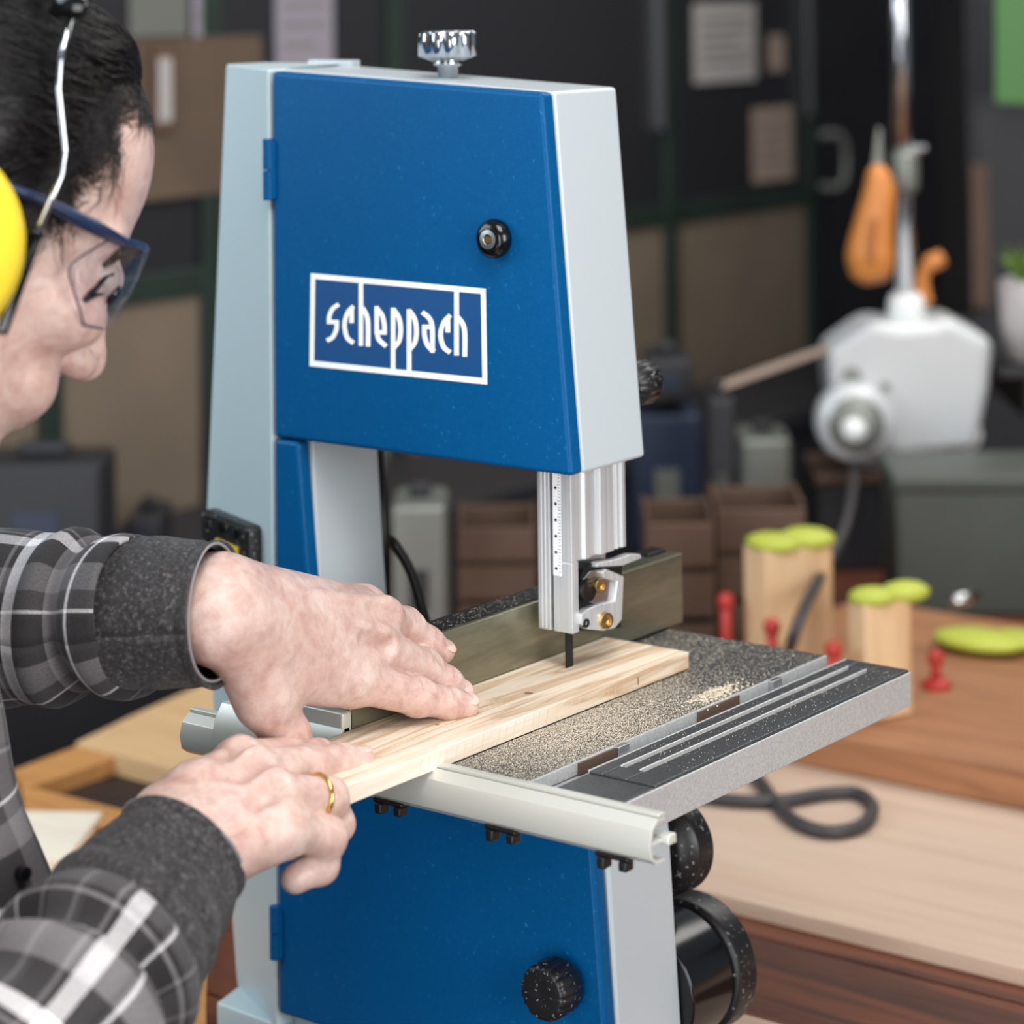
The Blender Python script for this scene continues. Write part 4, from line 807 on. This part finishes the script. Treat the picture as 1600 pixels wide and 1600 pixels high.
# eyes, brows, lashes, nails
def grad1(p):
    L = np.asarray(p, float)[None]; g_ = np.array([(head_sdf(L+np.eye(3)[k]*0.5)-head_sdf(L-np.eye(3)[k]*0.5))[0] for k in range(3)]); return g_/np.linalg.norm(g_)
def face_pt(u, v):                                                 # first hit of a line of sight on the face, head-local
    d = ray(u, v); d = d/np.linalg.norm(d); t_ = 900.0
    for _ in range(90):
        x = head_sdf(((CPOS+d*t_)-HO)[None]@HA.T)[0]; t_ += x*0.7
        if abs(x) < 0.05 or t_ > 1500: break
    return ((CPOS+d*t_)-HO)@HA.T
for s in (1, -1):
    m3 = np.array([1, s, 1.0]); E = face_pt(169, 442); gE = grad1(E); ec = E-gE*10.0
    ey = mesh('eye', ellipsoid(hw(ec*m3), (11.4, 11.4, 11.4), HA, 24, 14), 'eye_white', person, smooth=True)
    g = np.array([0.80, 0.42*s, -0.42]); g /= np.linalg.norm(g); mesh('iris', ellipsoid(hw(ec*m3+g*9.4), (4.2, 5.6, 5.6), HA, 16, 10), 'iris', ey, smooth=True)
    for nm, P4, rr4 in (('lashes', [(130, 470), (141, 459), (152, 447), (163, 434), (176, 428)], [1.2, 1.7, 1.2, 1.2, 0.9]), ('lower_lashes', [(134, 468), (148, 462), (160, 460)], [1.4, 0.9, 0.6]), ('eyebrow', [(160, 416), (172, 404), (184, 393), (192, 386)], [1.2, 2.6, 3.0, 2.2])):
        Q4 = smooth_path([face_pt(*q_) for q_ in P4], 5); n4 = len(Q4); R4 = np.interp(np.linspace(0, 1, n4), np.linspace(0, 1, len(rr4)), rr4)
        mesh(nm, tube(np.array([hw((q_+grad1(q_)*0.6)*m3) for q_ in Q4]), R4, 8), 'hair_black', person, smooth=True)
def nail(chain, up_, off, ln=4.6, wd=4.7):
    a, b = chain[-2][0], chain[-1][0]; d = b-a; d /= np.linalg.norm(d); n = up_-d*(up_@d); n /= np.linalg.norm(n); s = np.cross(d, n)
    n = n*math.cos(-0.12)+d*math.sin(-0.12)*-1; n /= np.linalg.norm(n)
    mesh('fingernail', ellipsoid(b+n*(off-0.3)+d*0.2, (ln, wd, 1.2), np.array([d, s, n]), 14, 8), 'nail', person, smooth=True)
UPv = np.array([0, 0, 1.])
nail(LI, dors*0.6-CF*0.2+UPv*0.5, 5.9); nail(LM, dors, 5.9); nail(LR, dors*0.5+UPv*0.3+CR*0.6, 5.6); nail(RM, UPv*0.9-CF*0.15, 6.0); nail(RI, UPv, 5.8)
# ------------------------------------------------------------------ hair
UB = np.array([-60, 0, 12, 30, 55, 80, 100, 118, 132, 160]); FB = np.array([-30, -12, 8, 22, 30, 33, 44, 74, 95, 110])
def hair_limit(L): return np.interp(L[:, 2], UB, FB)-L[:, 0]
def cap_sdf(L):
    g = hair_limit(L); return smax(head_sdf(L)-np.clip(g*0.22, 0.2, 7.5), np.maximum(-g*0.6, (-25-L[:, 2])), 2.0)
cv, cf = surface_nets(cap_sdf, (-118, -92, -40), (112, 92, 152), 2.4); cv = np.array(cv)
hair = mesh('hair', (cv@HA+HO, cf), 'hair_black', person, smooth=True)
rg = np.random.RandomState(4)
def grad(f, L, e=0.6):
    return np.stack([(f(L+np.eye(3)[k]*e)-f(L-np.eye(3)[k]*e)) for k in range(3)], 1)/(2*e)
def comb(start, steps, step, off, flow, jitter, rad, name, mat):
    L = start.copy(); path = []
    jd = rg.normal(0, jitter, L.shape); rise = rg.uniform(0.3, 1.0, len(L))*off
    for k in range(steps):
        g = grad(head_sdf, L); g /= np.linalg.norm(g, axis=1)[:, None]+1e-9
        base = np.clip(hair_limit(L)*0.22, 0.0, 7.5); L = L-g*(head_sdf(L)-base-rise)[:, None]; path.append(L.copy())
        v = flow(L)+jd+rg.normal(0, jitter*0.5, L.shape); v = v-g*(v*g).sum(1)[:, None]; v /= np.linalg.norm(v, axis=1)[:, None]+1e-9; L = L+v*step
    Pth = np.array(path); n = Pth.shape[1]; V = []; F = []
    w = np.array([1.0]+[1.0]*(steps-3)+[0.6, 0.15])*rad
    for i in range(n):
        p = Pth[:, i]; T = np.gradient(p, axis=0); T /= np.linalg.norm(T, axis=1)[:, None]+1e-9; u = np.cross(T, (0.3, 0.8, 0.5)); u /= np.linalg.norm(u, axis=1)[:, None]+1e-9; q = np.cross(T, u); b = len(V)
        for k in range(steps):
            for a in (0, 2.094, 4.188): V.append(p[k]+(u[k]*math.cos(a)+q[k]*math.sin(a))*w[k])
        for k in range(steps-1):
            for a in range(3): F.append([b+k*3+a, b+k*3+(a+1) % 3, b+k*3+3+(a+1) % 3, b+k*3+3+a])
    o = mesh(name, (np.array(V)@HA+HO, F), mat, hair, smooth=True); o['kind'] = 'stuff'; return o
sel = cv[(cv[:, 1] > -45) & (cv[:, 0] > -95) & (head_sdf(cv) > -1.0)]
flow = lambda L: np.stack([-1.0-0*L[:, 0], 0.12*L[:, 1]/60, -0.35-0.25*np.sin(L[:, 2]*0.05+L[:, 0]*0.03)], 1)
comb(sel[rg.choice(len(sel), 3600)], 8, 5.5, 2.2, flow, 0.22, 0.28, 'strands', 'hair_strand')
# thin wispy strands at the temple hairline
n = 3000; uu = rg.uniform(14, 118, n); st_ = np.stack([np.interp(uu, UB, FB)+rg.normal(5, 8, n), np.full(n, 60.0), uu], 1)
for _ in range(3):
    for it in range(12): st_[:, 1] -= np.clip(head_sdf(st_), -4, 4)*0.8
flow2 = lambda L: np.stack([-0.75+0.8*np.sin(L[:, 2]*0.13+L[:, 0]*0.11), 0*L[:, 1], -0.55+0.5*np.cos(L[:, 0]*0.15)], 1)
comb(st_, 8, 3.2, 1.0, flow2, 0.55, 0.13, 'wisps', 'hair_strand')

# ------------------------------------------------------------------ clothes
def sleeve(name, path, radii, mat, parent, n=56, k=12, fold=None, uvo=(0, 0), sq=1.0, thick=2.0, rim=0):
    P = smooth_path(path, k); m = len(P); ts = np.linspace(0, 1, len(radii)); R = np.interp(np.linspace(0, 1, m), ts, radii)
    T = np.gradient(P, axis=0); ln = np.r_[0, np.cumsum(np.linalg.norm(np.diff(P, axis=0), axis=1))]; T /= np.linalg.norm(T, axis=1)[:, None]
    u = -CF-T[0]*(-CF@T[0]); u /= np.linalg.norm(u); V = []; UVs = []; F = []
    for i in range(m):
        u = u-T[i]*(u@T[i]); u /= np.linalg.norm(u); w = np.cross(T[i], u)
        for j in range(n+1):
            a = 2*math.pi*j/n; r = R[i]+(fold(ln[i], a) if fold else 0); V.append(P[i]+u*math.cos(a)*r*sq+w*math.sin(a)*r); UVs.append(((ln[i]+uvo[0])/1000, (a*R[0]+uvo[1])/1000))
    for i in range(m-1):
        for j in range(n): F.append([i*(n+1)+j, (i+1)*(n+1)+j, (i+1)*(n+1)+j+1, i*(n+1)+j+1])
    o = mesh(name, (np.array(V), F), mat, parent, smooth=True, uv=UVs)
    s = o.modifiers.new('cloth', 'SOLIDIFY'); s.thickness = thick/1000; s.offset = -1
    return o
def G(x, c, s): return math.exp(-((x-c)/s)**2)
cuffL = sleeve('left_cuff', [atd(338, 958, 1278), atd(290, 958, 1283), atd(240, 959, 1289), atd(170, 962, 1299)], [33, 34, 35.5, 37], 'cuff_fleece', person, fold=lambda l, a: 0.9*math.sin(3*a+l*0.05)+0.7*math.sin(l*0.35+2*a)*G(l, 55, 25)+1.4*G(l, 0, 3)-1.2*G(l, 7, 2))
P_ = [p for p in [atd(357, 955, 1283.4), atd(352, 955, 1282)]]
def rim(name, c, ax, r, rad, sq=1.0, parent=None, fold=None):
    d, u, w = frame_of(ax); u = -CF-d*(-CF@d); u /= np.linalg.norm(u); w = np.cross(d, u); Q = [c+(u*math.cos(a)*sq+w*math.sin(a))*(r+(fold(a) if fold else 0)) for a in np.linspace(0, 2*math.pi, 49)]
    return mesh(name, tube(Q, rad, 6, False), 'cuff_edge', parent, smooth=True)
rim('hem', atd(338, 958, 1278), atd(338, 958, 1278)-atd(290, 958, 1283), 33.2, 0.8, 1.0, cuffL, lambda a: 0.9*math.sin(3*a))
foldL = lambda l, a: 3.0*math.sin(l*0.16+1.2*math.sin(a*1.0+0.6))*G(l, 22, 34)+2.0*math.sin(2*a+l*0.04)+3.5*G(l, 12+6*math.sin(a), 7)-3.5*G(l, 26+8*math.sin(a+0.8), 6)+3.0*G(l, 44+7*math.cos(a), 8)
sleeve('left_sleeve', [atd(222, 960, 1291), atd(130, 963, 1308), atd(0, 966, 1322), atd(-190, 985, 1342), shL+np.array([0, 0, 0])], [36, 38.5, 41, 43, 50, 58], 'plaid_sleeve', person, fold=foldL, uvo=(55, 20))
cuffR = sleeve('right_cuff', [atd(284, 1326, 1195), atd(258, 1366, 1183), atd(210, 1438, 1162), atd(145, 1535, 1128)], [30.5, 34, 39.5, 43], 'cuff_fleece', person, fold=lambda l, a: 1.0*math.sin(3*a+l*0.06)+1.2*math.sin(l*0.25+2*a)*G(l, 50, 25)+1.2*G(l, 0, 3)-1.0*G(l, 7, 2))
rim('hem', atd(284, 1326, 1195), atd(284, 1326, 1195)-atd(258, 1366, 1183), 31.8, 0.9, 1.0, cuffR, lambda a: 1.0*math.sin(3*a))
foldR = lambda l, a: 4.5*math.sin(l*0.15+1.3*math.sin(a+1.0))*G(l, 25, 36)+2.0*math.sin(2*a+l*0.05)+4.0*G(l, 10+6*math.sin(a), 7)-3.5*G(l, 24+8*math.sin(a+0.5), 6)+3.5*G(l, 46+8*math.cos(a), 9)
sleeve('right_sleeve', [atd(172, 1496, 1142), atd(130, 1550, 1122), atd(60, 1640, 1090), atd(-40, 1760, 1055), elR, (elR+shR)/2, shR], [40, 45, 47, 49, 52, 54, 58, 60], 'plaid_sleeve', person, fold=foldR, uvo=(35, 60))
yp = [(NB+np.array([0, 0, -30]), TC[0], 78, 104), (NB+np.array([0, 0, -8]), shR, 66, 58), (NB+np.array([0, 0, -8]), shL, 66, 58), (shR, shR*0.5+elR*0.5, 58, 57), (shL, shL*0.5+elL*0.5, 58, 54), (TC[0], TC[1], 104, 110)]
NUP = hw((-22, 0, -30))-NB; NUP /= np.linalg.norm(NUP)
def yoke_f(P):
    d = None
    for a, b, ra, rb in yp: x = sd_cone(P, a, b, ra, rb); d = x if d is None else smin(d, x, 26)
    d = np.maximum(d, (P-NB)@NUP-34); d = np.maximum(d, -(sd_cone(P, NB-NUP*20, NB+NUP*120, 63, 63)))
    return d+1.6*np.sin(P[:, 2]*0.07+P[:, 0]*0.05)+1.2*np.sin(P[:, 1]*0.06)
yv, yf = grow(yoke_f, yp, 5, 14); yv = np.array(yv)
mesh('shirt_yoke', (yv, yf), 'plaid_body', person, smooth=True, uv=np.stack([(yv@SH)/1000, yv[:, 2]/1000], 1))
fb = lambda l, a: 3*math.sin(3*a+l*0.02)+3*math.sin(l*0.05+2*a)
tors = sleeve('shirt_body', [NB+np.array([0, 0, 10]), TC[0], TC[1], TC[2], TC[3]+np.array([0, 0, -40])], [75, 120, 131, 138, 142], 'plaid_body', person, n=80, fold=fb, sq=0.8)
for k_, (u, v) in enumerate(((54, 1366),)):
    c = atd(u-14, v, 1194); mesh('button', lathe([(3.4, -4), (3.4, 0.4), (2.4, 0.8)], c, -CF*0.8+CR*0.9, 20), 'button_black', tors)
sleeve('trousers', [TC[3]+np.array([0, 0, 30]), TC[3]+np.array([0, 0, -120])], [138, 130], 'trouser', person, sq=0.95)
for h_, f_ in ((hipR, ftR), (hipL, ftL)): sleeve('trouser_leg', [h_, (h_+f_)/2, f_+np.array([0, 0, 30])], [82, 66, 54], 'trouser', person)

# ------------------------------------------------------------------ safety glasses
gl = thing('safety_glasses', 'clear safety glasses with navy temple arms worn over the eyes', 'glasses', tuple(hw((60, 0, 0))))
def mir(p): return np.array([p[0], -p[1], p[2]])
rear = [hl(168, 376, 66), hl(128, 400, 70), hl(108, 420, 71), hl(114, 450, 71), hl(124, 482, 68), hl(131, 508, 63)]
frnt = [hl(228, 386, 30), hl(224, 404, 29), hl(214, 432, 28), hl(198, 462, 28), hl(178, 488, 29), hl(150, 506, 32)]
rr_ = smooth_path(rear, 5); ff_ = smooth_path(frnt, 5)
for s in (0, 1):
    V = []; m = len(rr_); na = 10
    for i in range(m):
        for a in np.linspace(0, 1, na):
            p = rr_[i]*(1-a)+ff_[i]*a+np.array([0.62, 0.78, 0])*4*a*(1-a)*7; V.append(hw(mir(p) if s else p))
    F = [[i*na+j, i*na+j+1, (i+1)*na+j+1, (i+1)*na+j] for i in range(m-1) for j in range(na-1)]
    ln_ = mesh('lens', (np.array(V), F), 'clear_lens', gl, smooth=True); so = ln_.modifiers.new('t', 'SOLIDIFY'); so.thickness = 0.0018
    q = lambda L_: np.array([hw(mir(p) if s else p) for p in L_])
    mesh('rear_edge', tube(q(rr_), 0.55, 6), 'lens_edge', ln_, smooth=True)
    bot = [np.array(V)[(m-1)*na+j] for j in range(na)]; mesh('lower_edge', tube(bot, 0.6, 6), 'lens_edge', ln_, smooth=True)
    mesh('front_edge', tube(q(ff_), 0.6, 6), 'clear_lens', ln_, smooth=True)
    arm = [hl(-60, 262, 80), hl(25, 297, 80), hl(75, 318, 79), hl(125, 344, 77), hl(165, 364, 72), hl(196, 380, 62)]
    mesh('temple_arm', tube(q(smooth_path(arm, 5)), np.interp(np.linspace(0, 1, 26), [0, .3, .55, .7, 1], [2.6, 2.6, 3.4, 3.6, 2.4]), 10, True, 0.55 if False else 1.0), 'navy_frame', gl, smooth=True)
    bar = [hl(190, 377, 64), hl(212, 382, 50), hl(226, 389, 32), np.array([hl(226, 389, 32)[0]+3, 8, hl(226, 389, 32)[2]-2])]
    mesh('brow_bar', tube(q(smooth_path(bar, 5)), 1.9, 8), 'navy_frame', gl, smooth=True)
mesh('bridge', tube([hw(mir(np.array([hl(226, 389, 32)[0]+3, 8, hl(226, 389, 32)[2]-2]))), hw(np.array([hl(226, 389, 32)[0]+3, 8, hl(226, 389, 32)[2]-2]))], 2.0, 8), 'navy_frame', gl)
# ------------------------------------------------------------------ ear muffs
em = thing('ear_muffs', 'yellow ear muffs with wire arms worn over the dark hair', 'ear muffs', tuple(hw((0, 0, 0))))
wire = [hl(113, 18, 90), hl(89, 116, 92), hl(104, 256, 93), hl(56, 366, 95)]; rod = [hl(58, 362, 95), hl(3, 518, 97)]
wp_ = [wire[0]]+[w_ for a, b, c in zip(wire[:-2], wire[1:-1], wire[2:]) for w_ in (b+(a-b)/np.linalg.norm(a-b)*6, b+(c-b)/np.linalg.norm(c-b)*6)]+[wire[-1]]
for s in (1, -1):
    g = lambda p: hw(p if s == 1 else mir(p))
    cc = hl(-128, 383, 92)
    cup = mesh('cup', lathe([(40, -10), (46, -8), (47.5, 0), (46, 8), (38, 15), (22, 19), (4, 20)], g(cc), HS*s, 48), 'yellow_muff', em, smooth=True)
    mesh('cushion', lathe([(38, -22), (44, -18), (45, -12), (40, -9)], g(cc), HS*s, 40), 'black_plastic', cup, smooth=True)
    mesh('wire', tube([g(p) for p in wp_], 1.55, 10), 'chrome', em, smooth=True)
    mesh('rod', tube([g(rod[0]), g(rod[1]), g(rod[1]+np.array([-14, 0, -3]))], 3.0, 12), 'black_gloss', em, smooth=True)
    mesh('rod_collar', tube([g(rod[0]), g(rod[0]+(rod[1]-rod[0])*0.035)], 3.7, 12), 'black_gloss', em, smooth=True)
bt = wire[0]
arc = [hw((bt[0]-2, 90*math.cos(a), bt[2]-2+(158-bt[2])*math.sin(a))) for a in np.linspace(0, math.pi, 25)]
mesh('headband', tube(arc, 11, 12, True, 0.35), 'black_gloss', em, smooth=True)
# ------------------------------------------------------------------ wedding ring
a, b = RR[0][0], RR[1][0]; d = (b-a)/np.linalg.norm(b-a); c = a+(b-a)*0.80
dd, u, w = frame_of(d); Q = [c+(u*math.cos(t_)+w*math.sin(t_))*10.6 for t_ in np.linspace(0, 2*math.pi, 49)]
o = mesh('ring', tube(Q, 1.35, 8, False), 'gold', smooth=True); tag(o, 'narrow gold ring on the finger of the nearer hand', 'ring')
